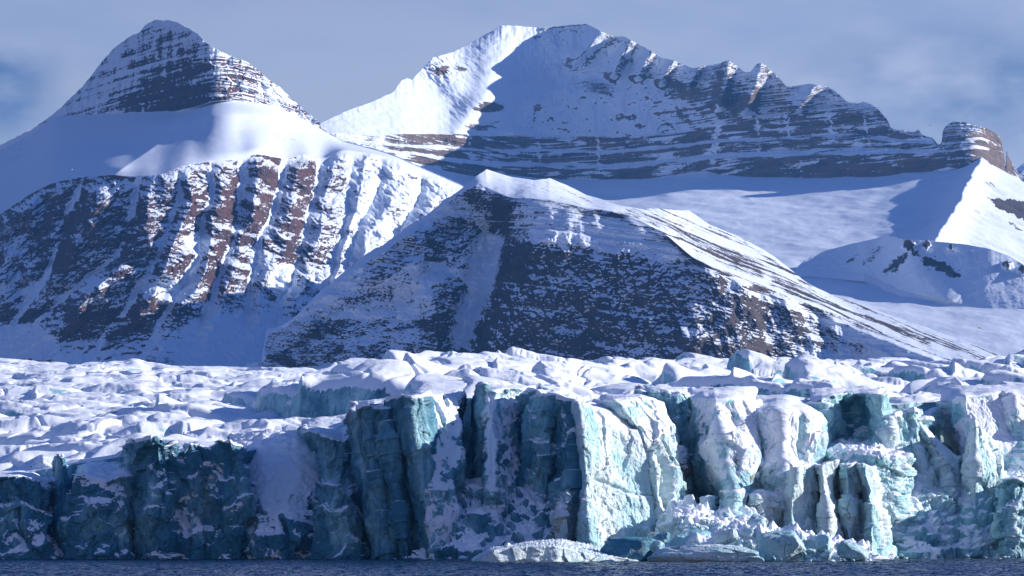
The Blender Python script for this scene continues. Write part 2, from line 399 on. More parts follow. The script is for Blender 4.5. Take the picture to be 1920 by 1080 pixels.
# ---- back massif -------------------------------------------------
def back_massif():
    px = np.linspace(560, 1925, 1500)
    crest = [(560,250),(600,232),(620,222),(650,208),(700,190),(740,171),(752,150),(765,146),(772,150),(790,130),(812,107),(850,97),(900,70),(940,47),(960,47),(1020,52),(1060,47),(1100,44),(1130,60),(1150,68),(1170,68),(1200,84),(1220,95),(1240,108),(1260,112),(1300,128),(1320,124),(1345,120),(1365,113),(1380,122),(1398,136),(1408,134),(1416,122),(1426,117),(1437,124),(1455,140),(1476,163),(1490,161),(1520,157),(1550,162),(1565,170),(1590,192),(1612,193),(1622,190),(1645,203),(1662,222),(1672,240),(1676,243),(1715,247),(1722,242),(1730,254),(1748,258),(1760,272),(1766,268),(1767,246),(1774,236),(1786,228),(1810,229),(1822,234),(1850,240),(1876,256),(1887,272),(1889,290),(1886,318),(1925,352)]
    basal = [(560,262),(640,275),(700,284),(760,300),(840,322),(900,333),(1000,342),(1150,345),(1200,337),(1280,326),(1325,320),(1348,329),(1480,336),(1660,333),(1740,331),(1800,320),(1838,312),(1880,318),(1925,360)]
    Yf = lambda p: ip(p, MFOOT)
    # three cliff steps: tops of cliffs and of the ledges over them
    l1 = [(560,258),(700,278),(760,288),(840,303),(900,310),(1100,318),(1160,318),(1280,306),(1338,299),(1345,297),(1480,294),(1600,290),(1700,288),(1780,284),(1838,278),(1889,290),(1925,356)]
    l1b = [(560,256),(700,275),(760,284),(840,295),(900,302),(1100,307),(1160,306),(1280,296),(1338,288),(1480,283),(1600,276),(1700,280),(1780,280),(1838,272),(1889,286),(1925,355)]
    l2 = [(560,254),(700,270),(760,276),(840,282),(900,284),(1100,286),(1160,287),(1280,276),(1338,268),(1480,262),(1600,258),(1700,268),(1780,272),(1838,262),(1889,280),(1925,354)]
    l2b = [(560,252),(700,267),(760,271),(840,274),(900,278),(1100,281),(1160,281),(1280,270),(1338,262),(1480,256),(1600,250),(1700,262),(1780,266),(1838,256),(1889,277),(1925,354)]
    l3 = [(560,250),(640,249),(700,255),(760,251),(860,252),(900,254),(1020,257),(1150,258),(1280,250),(1350,236),(1420,222),(1500,212),(1560,205),(1620,218),(1700,254),(1780,255),(1838,248),(1889,274),(1925,353)]
    l4 = [(560,249),(640,228),(700,215),(760,200),(850,185),(900,180),(960,165),(990,140),(1040,128),(1100,138),(1180,135),(1250,140),(1300,150),(1365,155),(1440,165),(1500,180),(1560,185),(1620,205),(1700,250),(1780,240),(1838,244),(1889,273),(1925,353)]
    # the upper lit snowfield left of the summit turns towards the sun
    PY, YY, B = relief(px, [(q[0], q[1] + 25) for q in basal], [(p, float(Yf(p)) - 120) for p in px[::20]],
        [(basal, 20, 14), (l1, 68, 60), (l1b, 24, 14), (l2, 66, 40), (l2b, 24, 12), (l3, 60, 40), (l4, [(560,30),(900,32),(960,40),(1300,46),(1500,52),(1889,60)], 130), (crest, [(560,30),(800,34),(940,36),(1150,42),(1300,48),(1889,62)], 150)],
        jag=[jg(2,30,1), jg(5,45,2), jg(5,40,3), jg(4,40,4), jg(4,40,5), jg(4,60,6), jg(1.5,70,7), jg(2.2,11,8)], back=(1500, 500))
    P = to_xyz(px, PY, YY)
    X, Y, Z = P[..., 0], P[..., 1], P[..., 2]
    PX = np.broadcast_to(px, PY.shape)
    up = sstep(7.5, 8, B)                                  # crest slopes
    steep = ((B >= 2) & (B <= 6)).astype(float)
    keep = 1 - sstep(8.5, 9, B)
    # large forms: the summit bowl, buttresses, spurs
    big = -230 * blob(PX, PY, 915, 150, 130, 120, -35, 0.6) * 0 
    hang = blob(PX, PY, 1060, 100, 120, 55, 5, 0.5)
    big = big + 60 * hang
    for sx_, sy_, ex_, ey_, w_, a_ in ((940,50,900,180,50,150),(820,110,850,160,25,70),(1125,62,1080,110,14,60),(1180,75,1150,135,12,55),(1220,96,1195,140,10,45),(1262,113,1240,150,9,40),(1310,125,1290,160,9,35),(1365,113,1350,190,14,55),(1426,118,1400,200,16,60),(1530,158,1500,200,14,40),(1000,190,960,240,18,40),(905,190,860,250,30,60)):
        d = seg_dist(PX + 0.5 * (PY - sy_) * 0, PY, [(sx_, sy_), (ex_, ey_)])
        a_ = a_ * (2.3 if sx_ > 1000 else 1.0)
        side = 1.0
        big = big - a_ * np.exp(-(d / w_) ** 2) * keep
    rib = fbm(X / 110, Z * 0 + 3, Z / 210, 4, 11, 0.55) * 60 * sstep(6.2, 7, B) * sstep(860, 1010, PX) * keep
    flut = ridged(X / 26 + 0.4 * fbm(X / 60, Z / 60, 0 * X, 2, 28), Y * 0, Z / 90, 3, 12) * (6 * steep + 13 * up * sstep(980, 1080, PX)) 
    beds = fbm(X / 900, Y * 0, Z / 13, 3, 13, 0.7) * 12 * (steep + 0.9 * sstep(6.5, 7, B) * sstep(1150, 1350, PX))
    ff = fbm(X / 40, Y / 40, Z / 40, 5, 14) * (10 * steep + 9 * sstep(6.5, 7, B) * keep)
    lump_ = (blob(PX, PY, 830, 125, 45, 28, 0, .5) * ridged(X / 30, Y / 30, Z / 30, 3, 69) * 28 + fbm(X / 16 + Z / 30, Y / 40, Z / 12, 3, 68) * 2.2 * up * sstep(1000, 900, PX)) * keep
    P = push(P, big + rib - flut * keep + beds * keep + ff - lump_)
    P[..., 2] += 0.0
    P = smooth(P, 1)
    n = normals(P)
    nz = np.abs(n[..., 2])
    zone = 0.30 + 0 * PX
    s = sstep(0.30, 0.62, nz + 0.12 * fbm(X / 60, Y / 60, Z / 25, 4, 15))
    s = np.where(B >= 7, 0.45 + 0.6 * s, s)
    # rock showing in the wall above the cliffs
    PX0, PY0 = PX, PY
    PX = PX + 26 * fbm(PX0 / 40, PY0 / 14, 0 * PX0, 4, 16, 0.6); PY = PY + 16 * fbm(PX0 / 40, PY0 / 14, 0 * PX0 + 6, 4, 17, 0.6)
    rk = blob(PX, PY, 1060, 165, 95, 22, 4) * 0.3 + blob(PX, PY, 1200, 165, 130, 20, 4) * 0.42 + blob(PX, PY, 1150, 232, 200, 20, -2) * 0.42 + blob(PX, PY, 1470, 215, 160, 38, 8) * 0.5 + blob(PX, PY, 905, 240, 40, 9) * 0.45 + blob(PX, PY, 1640, 235, 60, 32, 30) * 0.45 + blob(PX, PY, 1330, 170, 90, 35, 10) * 0.35
    rk += blob(PX, PY, 1800, 280, 75, 60, 0) * 0.4
    PX, PY = PX0, PY0
    s = s - 0.8 * rk * (B > 6.5)
    pn = 0.22 * fbm(X / 260, Y * 0, Z / 30, 3, 18)
    s = np.where((B == 2) | (B == 4) | (B == 6), 0.27 + 1.3 * pn + 0.25 * sstep(0.5, 0.9, nz) + 0.22 * fbm(X / 30, Y * 0, Z / 200, 3, 19) + 0.3 * sstep(0.1, 0.4, fbm(X / 150, Y * 0, Z / 9, 3, 20)), s)
    s = np.where((B == 3) | (B == 5), 0.70 + 2.2 * pn + 0.3 * fbm(X / 60, Y * 0, Z / 20, 3, 27), s)
    for q_, w_, a_ in (([(1352,228),(1340,262),(1336,302)], 6, 0.6), ([(1552,180),(1560,262)], 5, 0.45), ([(1470,200),(1480,262)], 4, 0.4), ([(1006,255),(1012,300)], 3, 0.4), ([(1240,322),(1330,290)], 7, 0.5), ([(1120,255),(1124,310)], 3, 0.35), ([(1620,215),(1628,280)], 4, 0.35), ([(1420,225),(1426,290)], 3, 0.35), ([(880,252),(884,300)], 3, 0.4), ([(1176,255),(1172,345)], 7, -0.4), ([(1500,290),(1503,334)], 3, 0.25), ([(1330,160),(1345,235)], 9, 0.35)):
        s = s + a_ * np.exp(-(seg_dist(PX + 7 * fbm(PX / 20, PY / 12, 0 * PX, 3, 24), PY, q_) / w_) ** 2) * sstep(-0.3, 0.1, fbm(PX / 10, PY / 7, 0 * PX, 3, 25))
    s = s + 0.35 * sstep(0.05, 0.4, fbm(X / 90, Y * 0, Z / 22, 4, 26)) * ((B >= 2) & (B <= 6)) - 0.25 * sstep(0.1, 0.5, fbm(X / 120, Y * 0 + 9, Z / 12, 4, 26)) * ((B == 3) | (B == 5))
    s = np.where(B == 1, 1.0, s)
    s = np.where(B == 2, s - 0.05 + 0.3 * sstep(1200, 1000, PX) * 0, s)
    s = np.where(PX < 1000, s + 0.35 * (B >= 7), s)
    for rk_ in ((820,125,22,16),(845,135,30,12),(758,150,9,5),(870,120,16,14),(915,200,40,10)): s = s - 0.62 * blob(PX + 8 * fbm(PX / 9, PY / 9, 0 * PX, 3, 29), PY, *rk_) * (B >= 7) * (B < 9)
    s = np.where((PX > 1855) & (B < 7), s - 0.2, s)
    s = s + 0.25 * sstep(780, 680, PX) * (B >= 2)
    o = grid('banded_mountain', P, M_BAND, {'snow': s})
    return tag(o, 'broad snowy back mountain with long horizontal cliff bands and a notched rock butte at its right end', 'mountain', kind='structure')
# ---- left pyramid mountain -----------------------------------------
GUL = [[(250,-140),(700,-260)], [(250,40),(480,-40),(700,-110)], [(330,150),(390,130),(460,108),(520,85),(600,30),(700,-30)], [(300,262),(345,257),(400,246),(480,216),(540,140),(575,100),(640,40),(700,0)],
       [(290,345),(380,330),(470,300),(560,250),(640,190),(700,160)], [(280,402),(350,395),(430,383),(480,372),(560,330),(640,280),(700,250)], [(270,462),(340,458),(420,440),(500,420),(560,400),(700,330)],
       [(265,532),(340,528),(390,518),(450,490),(550,468),(700,420)], [(260,605),(330,600),(380,590),(440,572),(500,560),(560,530),(700,500)], [(260,665),(400,650),(500,625),(700,560)], [(260,718),(330,722),(380,700),(450,668),(540,640),(700,610)], [(280,800),(360,790),(430,745),(700,680)], [(300,900),(700,840)], [(300,1010),(700,960)]]
def left_mountain():
    px = np.linspace(-290, 905, 1480)
    crest = [(-290,392),(-90,300),(0,272),(60,242),(100,214),(120,195),(140,176),(165,150),(190,116),(215,88),(245,66),(262,60),(272,46),(290,36),(325,38),(345,48),(370,62),(385,78),(405,92),(425,100),(440,108),(465,116),(480,128),(505,150),(522,160),(540,178),(560,196),(580,214),(598,226),(602,240),(640,263),(700,278),(740,291),(800,318),(865,346),(905,372)]
    cb = [(-90,310),(0,282),(60,252),(100,217),(200,216),(250,212),(330,210),(370,202),(395,192),(430,188),(475,192),(520,200),(560,220),(598,240),(640,265),(700,280),(740,293),(800,320),(865,348),(905,374)]
    rt = [(-90,440),(0,402),(60,362),(100,342),(150,332),(215,328),(250,332),(300,328),(345,310),(400,300),(450,300),(480,288),(530,298),(575,288),(605,300),(640,280),(700,288),(740,297),(800,322),(865,350),(905,376)]
    mid = [(p, (ip(p, rt) + ip(p, cb)) / 2) for p in range(-90, 910, 20)]
    Yf = [(-90,5900),(0,5780),(150,5600),(300,5520),(450,5620),(600,5750),(905,5950)]
    PY, YY, B = relief(px, 700, Yf,
        [(640, 26, 40), (rt, ('Y', [(-90,6850),(0,6700),(100,6500),(200,6290),(300,6180),(450,6380),(600,6640),(740,6800),(905,6950)]), 330),
         (mid, ('Y', [(-90,7500),(0,7330),(100,7100),(200,6850),(300,6650),(400,6560),(600,6900),(905,7050)]), 60), (cb, ('Y', [(-90,8050),(0,7850),(100,7600),(250,7150),(395,6830),(450,6850),(600,7300),(740,7200),(905,7120)]), 60),
         (crest, [(-90,60),(100,60),(240,66),(395,70),(440,56),(600,56),(905,50)], 150)],
        jag=[Z0, Z0, Z0, jg(1.0,60,23), jg(4.0,10,24)], back=(1300, 300))
    P = to_xyz(px, PY, YY)
    X, Y, Z = P[..., 0], P[..., 1], P[..., 2]
    PX = np.broadcast_to(px, PY.shape)
    wall = (B <= 2) * 1.0
    pyr = (B == 5) * sstep(80, 130, PX) * sstep(640, 590, PX)
    keep = (B < 5.5) * 1.0
    # ribs and couloirs of the lower wall
    wx = 17 * fbm(PX / 60, PY / 70, 0 * PX, 4, 30, 0.6)
    G = np.stack([ip(PY, g) for g in GUL], 0)
    G = np.array([np.interp(PY.ravel(), [q[0] for q in g], [q[1] for q in g]).reshape(PY.shape) for g in GUL])
    Q = PX + wx
    idx = np.clip((Q[None] > G).sum(0) - 1, 0, len(GUL) - 2)
    g0 = np.take_along_axis(G, idx[None], 0)[0]; g1 = np.take_along_axis(G, idx[None] + 1, 0)[0]
    t = np.clip((Q - g0) / np.maximum(g1 - g0, 1), 0, 1); wdt = np.maximum(g1 - g0, 1)
    ribp = np.clip(np.minimum(t / 0.36, (1 - t) / 0.64), 0, 1) ** 0.8       # crest nearer the right: broad shaded left flank
    edge = np.minimum(t, 1 - t) * wdt
    fade = sstep(0, 26, PY - ip(PX, rt) + 12 * fbm(PX / 18, PY / 18, 0 * PX, 3, 40)) * wall
    lowf = sstep(650, 540, PY)
    ribn = 1 + 0.9 * fbm(PX / 60 + idx * 7.3, PY / 70, 0 * PX, 2, 43)
    ribh = (80 * ribp * ribn * np.clip(wdt / 90, 0.5, 1.5)) * fade * (0.25 + 0.75 * lowf)
    rough = fbm(X / 70, Y / 70, Z / 55, 6, 31, 0.6) * (46 - 26 * sstep(560, 640, PY)) * fade
    rgd = ridged(X / 26, Y / 26, Z / 60, 4, 32) * 13 * fade
    beds = fbm(X / 400, Y * 0, Z / 12, 3, 33, 0.7) * (5 * fade + 13 * pyr)
    # pyramid: arete, flutes
    a = seg_dist(PX, PY, [(345,48),(370,90),(392,130),(396,190)])
    arete = 55 * np.exp(-(a / 55) ** 2) * pyr
    left_in = 70 * sstep(390, 120, PX) * pyr * 0
    flut = ridged(X / 20, Y * 0, Z / 120, 3, 34) * 20 * pyr * (0.5 + 0.8 * sstep(260, 180, PX) + 0.8 * sstep(395, 450, PX))
    blocks = chips(X / 34, Y / 50, Z / 22, 35) * 13 * pyr * (0.3 + sstep(390, 430, PX))
    # the snow spur between the pyramid and the wall: its left side turns from the sun
    sp = seg_dist(PX, PY, [(398,185),(345,232),(280,282),(215,326)])
    
    bc = np.vstack(BC)
    apw = sstep(1.75, 2.3, bc) * (1 - sstep(3.5, 4.0, bc))
    ap = 120 * np.exp(-sp / 42) * apw
    ap2 = 60 * blob(PX, PY, 470, 240, 70, 110, 0, 0.6) * apw
    drift = (fbm(X / 150, Y / 150, Z / 90, 3, 36) * 4 + fbm(X / 30, Y / 60, Z / 30, 3, 42) * 1.2) * apw
    P = push(P, -(ribh + arete + ap + ap2) * keep - (rough - rgd) * keep + (beds + flut + blocks) * keep + drift)
    P = smooth(P, 1)
    n = normals(P); nz = np.abs(n[..., 2])
    s = np.zeros_like(PX)
    # wall: couloirs filled, ledges white, ribs rock
    wsn = 0.35 + 0.30 * sstep(0.5, 0.9, nz) + 0.30 * fbm(X / 90, Y / 90, Z / 60, 4, 37) + 0.62 * (1 - sstep(2, 9, edge)) * sstep(-0.5, 0.2, fbm(PX / 60, PY / 80, 0 * PX + 3, 2, 39))
    wsn += 0.20 * sstep(580, 640, PY) + 0.30 * fbm(PX / 70, PY / 50, 0 * PX, 3, 46) * sstep(560, 620, PY) - 0.22 * sstep(545, 600, PY) * sstep(470, 330, PX) - 0.10 * sstep(560, 620, PY) + 0.22 * sstep(560, 700, PX) + 0.12 * sstep(480, 560, PY)
    wsn -= 0.10 * blob(PX, PY, 180, 470, 130, 110)
    wsn += 0.5 * blob(PX, PY, 372, 452, 24, 16) + 0.45 * blob(PX, PY, 530, 520, 26, 20, -40) + 0.5 * blob(PX, PY, 30, 640, 70, 30) + 0.35 * blob(PX, PY, 430, 640, 120, 60)
    rtr = ip(PX, rt) + 11 * fbm(PX / 20, 0 * PX, 0 * PX, 4, 41, 0.7) - 2
    s = np.where((B <= 2) & (PY > rtr), wsn, 1.15)
    # thin rocks in the apron
    s = s - (B == 3) * (0.55 * blob(PX, PY, 540, 262, 40, 10, 25) + 0.5 * blob(PX, PY, 560, 235, 50, 6, 30))
    s = s - (B == 4) * (0.5 * blob(PX, PY, 20, 280, 28, 40, 20) + 0.38 * blob(PX, PY, 110, 245, 70, 12, -5) + 0.5 * blob(PX, PY, 570, 225, 55, 8, 40))
    sp_ = 0.40 + 0.55 * fbm(X / 400, Y * 0, Z / 14, 3, 44) + 0.30 * fbm(X / 14, Y * 0, Z / 70, 3, 45) + 0.55 * sstep(0.30, 0.75, nz) + 0.12 * fbm(X / 50, Y / 50, Z / 30, 4, 38) + 0.20 * sstep(270, 170, PX) + 0.12 * sstep(150, 60, PY) - 0.10 * blob(PX, PY, 340, 170, 70, 45) + 0.3 * sstep(60, 40, PY)
    sp_ += 0.10 * sstep(400, 440, PX)
    sp_ = sp_ - 0.22 * blob(PX, PY, 310, 190, 110, 26, -2, 0.4) - 0.18 * blob(PX, PY, 425, 165, 45, 26, 0, 0.4) + 0.18 * sstep(0.1, 0.4, fbm(X / 60, Y * 0, Z / 60, 3, 62)) * sstep(180, 120, PY)
    s = np.where((B == 5) & (PX > 70) & (PX < 605), sp_, s)
    o = grid('pyramid_mountain', P, M_ROCK, {'snow': s})
    return tag(o, 'pyramid peaked mountain on the left over a ribbed purple rock wall streaked with snow', 'mountain', kind='structure')
# ---- centre ridge in shadow ------------------------------------------
def centre_ridge():
    px = np.linspace(462, 2000, 1540)
    crest = [(462,720),(490,680),(500,618),(540,602),(580,566),(630,520),(680,482),(740,441),(800,400),(865,352),(890,330),(912,314),(935,322),(960,330),(1000,338),(1030,333),(1060,344),(1110,368),(1160,384),(1200,391),(1290,394),(1330,420),(1390,446),(1450,480),(1515,531),(1560,552),(1600,566),(1700,601),(1800,636),(1850,657),(1905,676),(1960,694),(2000,706)]
    rim = [(462,722),(490,682),(500,622),(540,605),(580,570),(630,525),(680,487),(740,447),(800,408),(865,358),(890,340),(905,345),(920,360),(960,372),(1000,372),(1050,380),(1100,392),(1150,398),(1210,418),(1250,440),(1300,484),(1350,508),(1450,545),(1550,585),(1650,625),(1780,674),(1960,716),(2000,720)]
    sh = [(462,724),(500,640),(600,600),(700,540),(800,470),(880,420),(960,440),(1050,450),(1150,465),(1250,480),(1300,492),(1350,518),(1400,545),(1500,580),(1600,640),(1700,676),(1960,724)]
    Yf = [(462,4900),(600,4900),(800,4900),(900,4900),(1000,4850),(1150,4800),(1330,4700),(1480,4840),(1600,4880),(1700,4720),(1800,4640),(1960,4600),(2200,4600)]
    PY, YY, B = relief(px, [(462,728),(2200,728)], Yf,
        [(sh, [(462,35),(900,40),(1000,52),(1300,50),(1500,42),(1960,25)], 300), (rim, [(462,35),(900,42),(1000,40),(1300,40),(1960,25)], 110),
         (crest, [(462,30),(850,30),(900,20),(960,13.5),(1100,9.2),(1300,11),(1500,9),(1960,12)], 90)],
        jag=[jg(9,40,41), jg(1.2,50,42), lambda q: 0.3 * fbm(q / 60, 0 * q, 0 * q, 3, 43) + 9 * fbm(q / 34, 0 * q + 2, 0 * q, 5, 60, 0.6) * sstep(870, 840, q)], back=(1100, 300), shelf=([(462,60),(800,200),(865,500),(950,700),(1100,300),(1300,100),(1960,50)], 20.0))  # shelf: hidden behind the crest, added to shade the left mountain's lower wall
    P = to_xyz(px, PY, YY)
    X, Y, Z = P[..., 0], P[..., 1], P[..., 2]
    PX = np.broadcast_to(px, PY.shape)
    face = (B <= 2) * 1.0
    fm = face * sstep(0, 12, PY - ip(PX, rim))
    big = fbm(X / 190, Y * 0, Z / 260, 4, 44, 0.55) * 90 * fm
    # the deep gully left of the dark buttress
    gy = [(925,440),(905,520),(870,600),(850,690)]
    gd = seg_dist(PX, PY, gy)
    gul = 95 * np.exp(-(gd / 34) ** 2) * fm
    but = -60 * blob(PX, PY, 730, 480, 80, 60, -25, .4) * fm - 50 * blob(PX, PY, 825, 570, 40, 55, -15, .4) * fm
    rt_ = fbm(X / 45, Y / 45, Z / 45, 6, 45, 0.6) * 32 * fm
    rg = ridged(X / 30 + Z / 90, Y * 0, Z / 70 - X / 160, 4, 46) * 15 * fm
    ribs = ridged(X / 75 + Z / 260, Y * 0, Z / 500, 2, 49) * 45 * fm * sstep(1330, 1400, PX)
    beds = fbm(X / 500 + Z / 300, Y * 0, (Z + X * 0.2) / 12, 3, 47, 0.7) * 7 * fm * (1 + 1.5 * (B == 2))
    roll = fbm(X / 150, Y / 260, Z * 0, 5, 48) * 7 * (B == 3)
    q2 = 1 - 0.65 * sstep(0.95, 1.3, np.vstack(BC)) * sstep(900, 980, PX)
    P = push(P, big + gul + but - (rt_ + rg) * q2 - ribs + beds)
    P[..., 2] += roll
    P = smooth(P, 1)
    n = normals(P); nz = np.abs(n[..., 2])
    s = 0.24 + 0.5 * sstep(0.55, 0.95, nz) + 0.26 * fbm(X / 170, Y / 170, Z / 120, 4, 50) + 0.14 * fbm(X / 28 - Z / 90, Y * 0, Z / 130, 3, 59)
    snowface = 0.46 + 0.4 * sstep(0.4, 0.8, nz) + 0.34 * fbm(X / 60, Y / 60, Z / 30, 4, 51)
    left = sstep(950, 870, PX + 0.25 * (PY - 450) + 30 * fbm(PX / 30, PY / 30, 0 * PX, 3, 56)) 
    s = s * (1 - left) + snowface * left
    s = s + 0.20 * sstep(60, 5, PY - ip(PX, rim)) * sstep(880, 820, PX) * (B <= 2)
    rockp = [[(670,530),(720,440),(780,420),(860,400),(900,430),(860,480),(760,500),(700,540)], [(820,560),(835,512),(860,520),(885,560),(870,595),(810,600)], [(490,700),(500,625),(560,600),(690,600),(760,600),(850,590),(900,700)], [(885,338),(915,345),(960,375),(1010,392),(960,402),(935,440),(905,405),(870,370)]]
    for rp in rockp:
        wxp = PX + 14 * fbm(PX / 25, PY / 25, 0 * PX, 3, 52); wyp = PY + 14 * fbm(PX / 25, PY / 25, 0 * PX + 9, 3, 53)
        s = s - 0.30 * inpoly(wxp, wyp, rp) * fm
    s = s + 0.75 * np.exp(-(gd / 22) ** 2) * sstep(690, 600, PY) * sstep(425, 460, PY) + 0.25 * np.exp(-(seg_dist(PX, PY, [(600,690),(720,620),(800,560)]) / 14) ** 2)
    bw = sstep(930, 990, PX + 20 * fbm(PX / 25, PY / 25, 0 * PX, 3, 57)) * sstep(0.93, 1.0, np.vstack(BC) + 0.05 * fbm(PX / 30, PY / 30, 0 * PX, 3, 58)) * (B <= 2)
    s = s * (1 - bw) + bw * (0.55 + 0.5 * sstep(0.4, 0.8, nz) + 0.25 * fbm(X / 200, Y * 0, Z / 16, 4, 54) - 0.5 * sstep(20, 4, PY - ip(PX, rim)))
    # the lit right flank: streaks of rock along the slope
    w_ = PX + PY * 1.6
    streak = fbm(w_ / 160 * 0.4, (PY - 0.42 * PX) / 5, 0 * PX, 4, 55, 0.6)
    top = 0.78 - 0.55 * np.clip(streak + 0.05, 0, 1) * 1.5 - 0.25 * np.exp(-(seg_dist(PX, PY, [(1180,405),(1260,425),(1330,465),(1420,505)]) / 14) ** 2)
    top = top - 0.22 * np.exp(-(seg_dist(PX, PY, [(1330,425),(1400,458),(1520,538)]) / 5) ** 2) - 0.2 * np.exp(-(seg_dist(PX, PY, [(1450,530),(1600,585),(1740,640)]) / 10) ** 2)
    tl_ = seg_dist(PX, PY, [(1480,545),(1600,588),(1700,622),(1800,650),(1860,668)])
    top -= 0.35 * np.exp(-(tl_ / 9) ** 2) * sstep(-0.25, 0.25, streak)
    top += 0.35 * sstep(1010, 940, PX)
    s = np.where(B >= 3, top, s)
    s = s + 0.5 * sstep(1500, 1640, PX) * sstep(640, 680, PY) * fm + 0.18 * sstep(1380, 1600, PX) * fm
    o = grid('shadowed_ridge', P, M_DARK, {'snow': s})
    return tag(o, 'dark rock faced ridge in blue shadow at the centre with a smooth sunlit snow back falling to the right', 'ridge', kind='structure')
# ---- snow basin --------------------------------------------------------
def snow_basin():
    px = np.linspace(850, 2260, 860)
    t = np.linspace(0, 1, 520)[:, None]
    PY = 715 + (296 - 715) * t + 0 * px[None]
    YY = floorY(np.broadcast_to(px, PY.shape).ravel(), PY.ravel()).reshape(PY.shape)
    PX = np.broadcast_to(px, PY.shape)
    P = to_xyz(px, PY, YY)
    X, Y = P[..., 0].copy(), P[..., 1].copy()
    dz = fbm(X / 500, Y / 700, 0 * X, 4, 61) * 22 + ridged(X / 40 + Y / 200, Y / 90, 0 * X, 3, 64) * 0.9 + fbm(X / 70, Y / 160, 0 * X, 4, 62) * 1.3 + ridged(X / 260 + Y / 900, Y / 1100, 0 * X, 3, 63) * 6
    dz = dz - 20 * blob(PX, PY, 1450, 420, 260, 90, 0, 0.6)
    # low moraine swell at the lower right
    P[..., 2] += dz * (1 - sstep(8000, 8300, Y) * sstep(1750, 1838, PX))
    cr = [(1842,312),(1828,336),(1812,368),(1795,402),(1780,432),(1765,455),(1752,480),(1742,505)]
    cY = floorY(np.array([float(q[0]) for q in cr]), np.array([float(q[1]) for q in cr])); cX = np.array([(q[0] - W / 2) / FPX for q in cr]) * cY
    Xc = np.interp(Y, cY[::-1], cX[::-1]) + 14 * fbm(Y / 160, 0 * Y, 0 * Y, 3, 65)
    off = X - Xc
    rr_ = sstep(5900, 6700, Y)
    P[..., 2] += rr_ * (-0.44 * np.maximum(off, 0) + 26 * np.exp(-(np.abs(off) / 45) ** 1.3) + (off > 0) * (fbm(off / 120, Y / 50, 0 * X, 4, 66) * 7 - 9 * (1 - np.abs(perlin(off / 300, Y / 90, 0 * X, 67)) * 2.5)) * sstep(0, 60, off))
    s = 1.05 - 0.62 * np.clip(fbm(X / 60, Y / 500, 0 * X, 4, 64) - 0.05, 0, 1) * (np.exp(-(seg_dist(PX, PY, [(1600,560),(1750,600),(1900,640)]) / 12) ** 2)) * 2
    sx_ = PX + 9 * fbm(PX / 14, PY / 14, 0 * PX, 3, 73); sy_ = PY + 9 * fbm(PX / 14, PY / 14, 0 * PX + 4, 3, 74)
    QY = row_of(P[..., 2], P[..., 1]); sy_ = sy_ - PY + QY
    s = s - 0.9 * inpoly(sx_, sy_, [(1850,372),(1885,372),(1990,392),(1990,440),(1915,412),(1875,392)]) - 0.55 * blob(sx_, sy_, 1862, 347, 20, 3, 35) - 0.6 * blob(sx_, sy_, 1905, 424, 18, 4, 25) - 0.5 * blob(sx_, sy_, 1832, 398, 12, 5, 20)
    o = grid('snowfield', P, M_DARK, {'snow': s})
    return tag(o, 'wide smooth snow basin below the banded cliffs', 'snowfield', kind='structure')
def knoll():
    px = np.linspace(1490, 2200, 760)
    top = [(1490,505),(1510,487),(1540,472),(1600,456),(1640,448),(1660,440),(1700,449),(1740,451),(1800,457),(1850,465),(1890,478),(1920,497),(1980,530),(2060,590)]
    foot = [(1490,506),(1520,505),(1620,514),(1680,540),(1760,560),(1830,578),(1920,586),(2060,600)]
    PY, YY, B = relief(px, [(a, b + 14) for a, b in foot], [(a, float(floorY(np.array([a * 1.0]), np.array([b + 14.0]))[0]) + 20) for a, b in foot],
        [(foot, 19, 20), (top, [(1490,17),(1560,20),(1700,26),(1800,25),(2060,22)], 190)], jag=[Z0, jg(1.5, 30, 80)], back=(600, 350))
    P = to_xyz(px, PY, YY); X, Y, Z = P[..., 0], P[..., 1], P[..., 2]
    PX = np.broadcast_to(px, PY.shape)
    b1 = (B >= 2) * (B <= 2.5)
    d = -50 * np.exp(-(seg_dist(PX, PY, [(1700,450),(1720,500),(1770,560)]) / 34) ** 2) - 14 * np.exp(-(seg_dist(PX, PY, [(1860,470),(1850,520)]) / 26) ** 2)
    d = d + fbm(X / 60, Y / 60, Z / 60, 5, 81) * 12 + ridged(X / 45, Y * 0, Z / 120, 3, 82) * 6
    PX0, PY0 = PX, PY
    PX = PX + 7 * fbm(PX0 / 8, PY0 / 8, 0 * PX0, 3, 85); PY = PY + 7 * fbm(PX0 / 8, PY0 / 8, 0 * PX0 + 5, 3, 86)
    rocks = blob(PX, PY, 1703, 462, 11, 9) + blob(PX, PY, 1737, 462, 7, 7) + blob(PX, PY, 1782, 467, 6, 6) + 0.8 * blob(PX, PY, 1888, 498, 10, 6) + 0.8 * blob(PX, PY, 1918, 508, 9, 7)
    PX, PY = PX0, PY0
    P = push(P, (d - 26 * rocks) * b1)
    P[..., 2] += 7 * rocks
    s = 1.0 - 0.85 * rocks
    wx = PX + 16 * fbm(PX / 12, PY / 9, 0 * PX, 4, 83, 0.7); wy = PY + 12 * fbm(PX / 9, PY / 9, 0 * PX + 5, 3, 84)
    s -= 0.66 * inpoly(wx, wy, [(1728,485),(1745,482),(1775,495),(1800,512),(1795,522),(1765,510),(1735,500)]) + 0.7 * blob(wx, wy, 1712, 472, 14, 4, 30)
    s -= 0.62 * blob(wx, wy, 1680, 495, 32, 9, -40) + 0.45 * blob(wx, wy, 1635, 480, 36, 8, -40) + 0.4 * blob(wx, wy, 1600, 482, 26, 6, -40) + 0.4 * blob(wx, wy, 1675, 442, 16, 4)
    o = grid('snow_knoll', P, M_DARK, {'snow': s})
    return tag(o, 'rounded snow knoll with dark rock outcrops on its crest in the snow basin', 'hill', kind='structure')
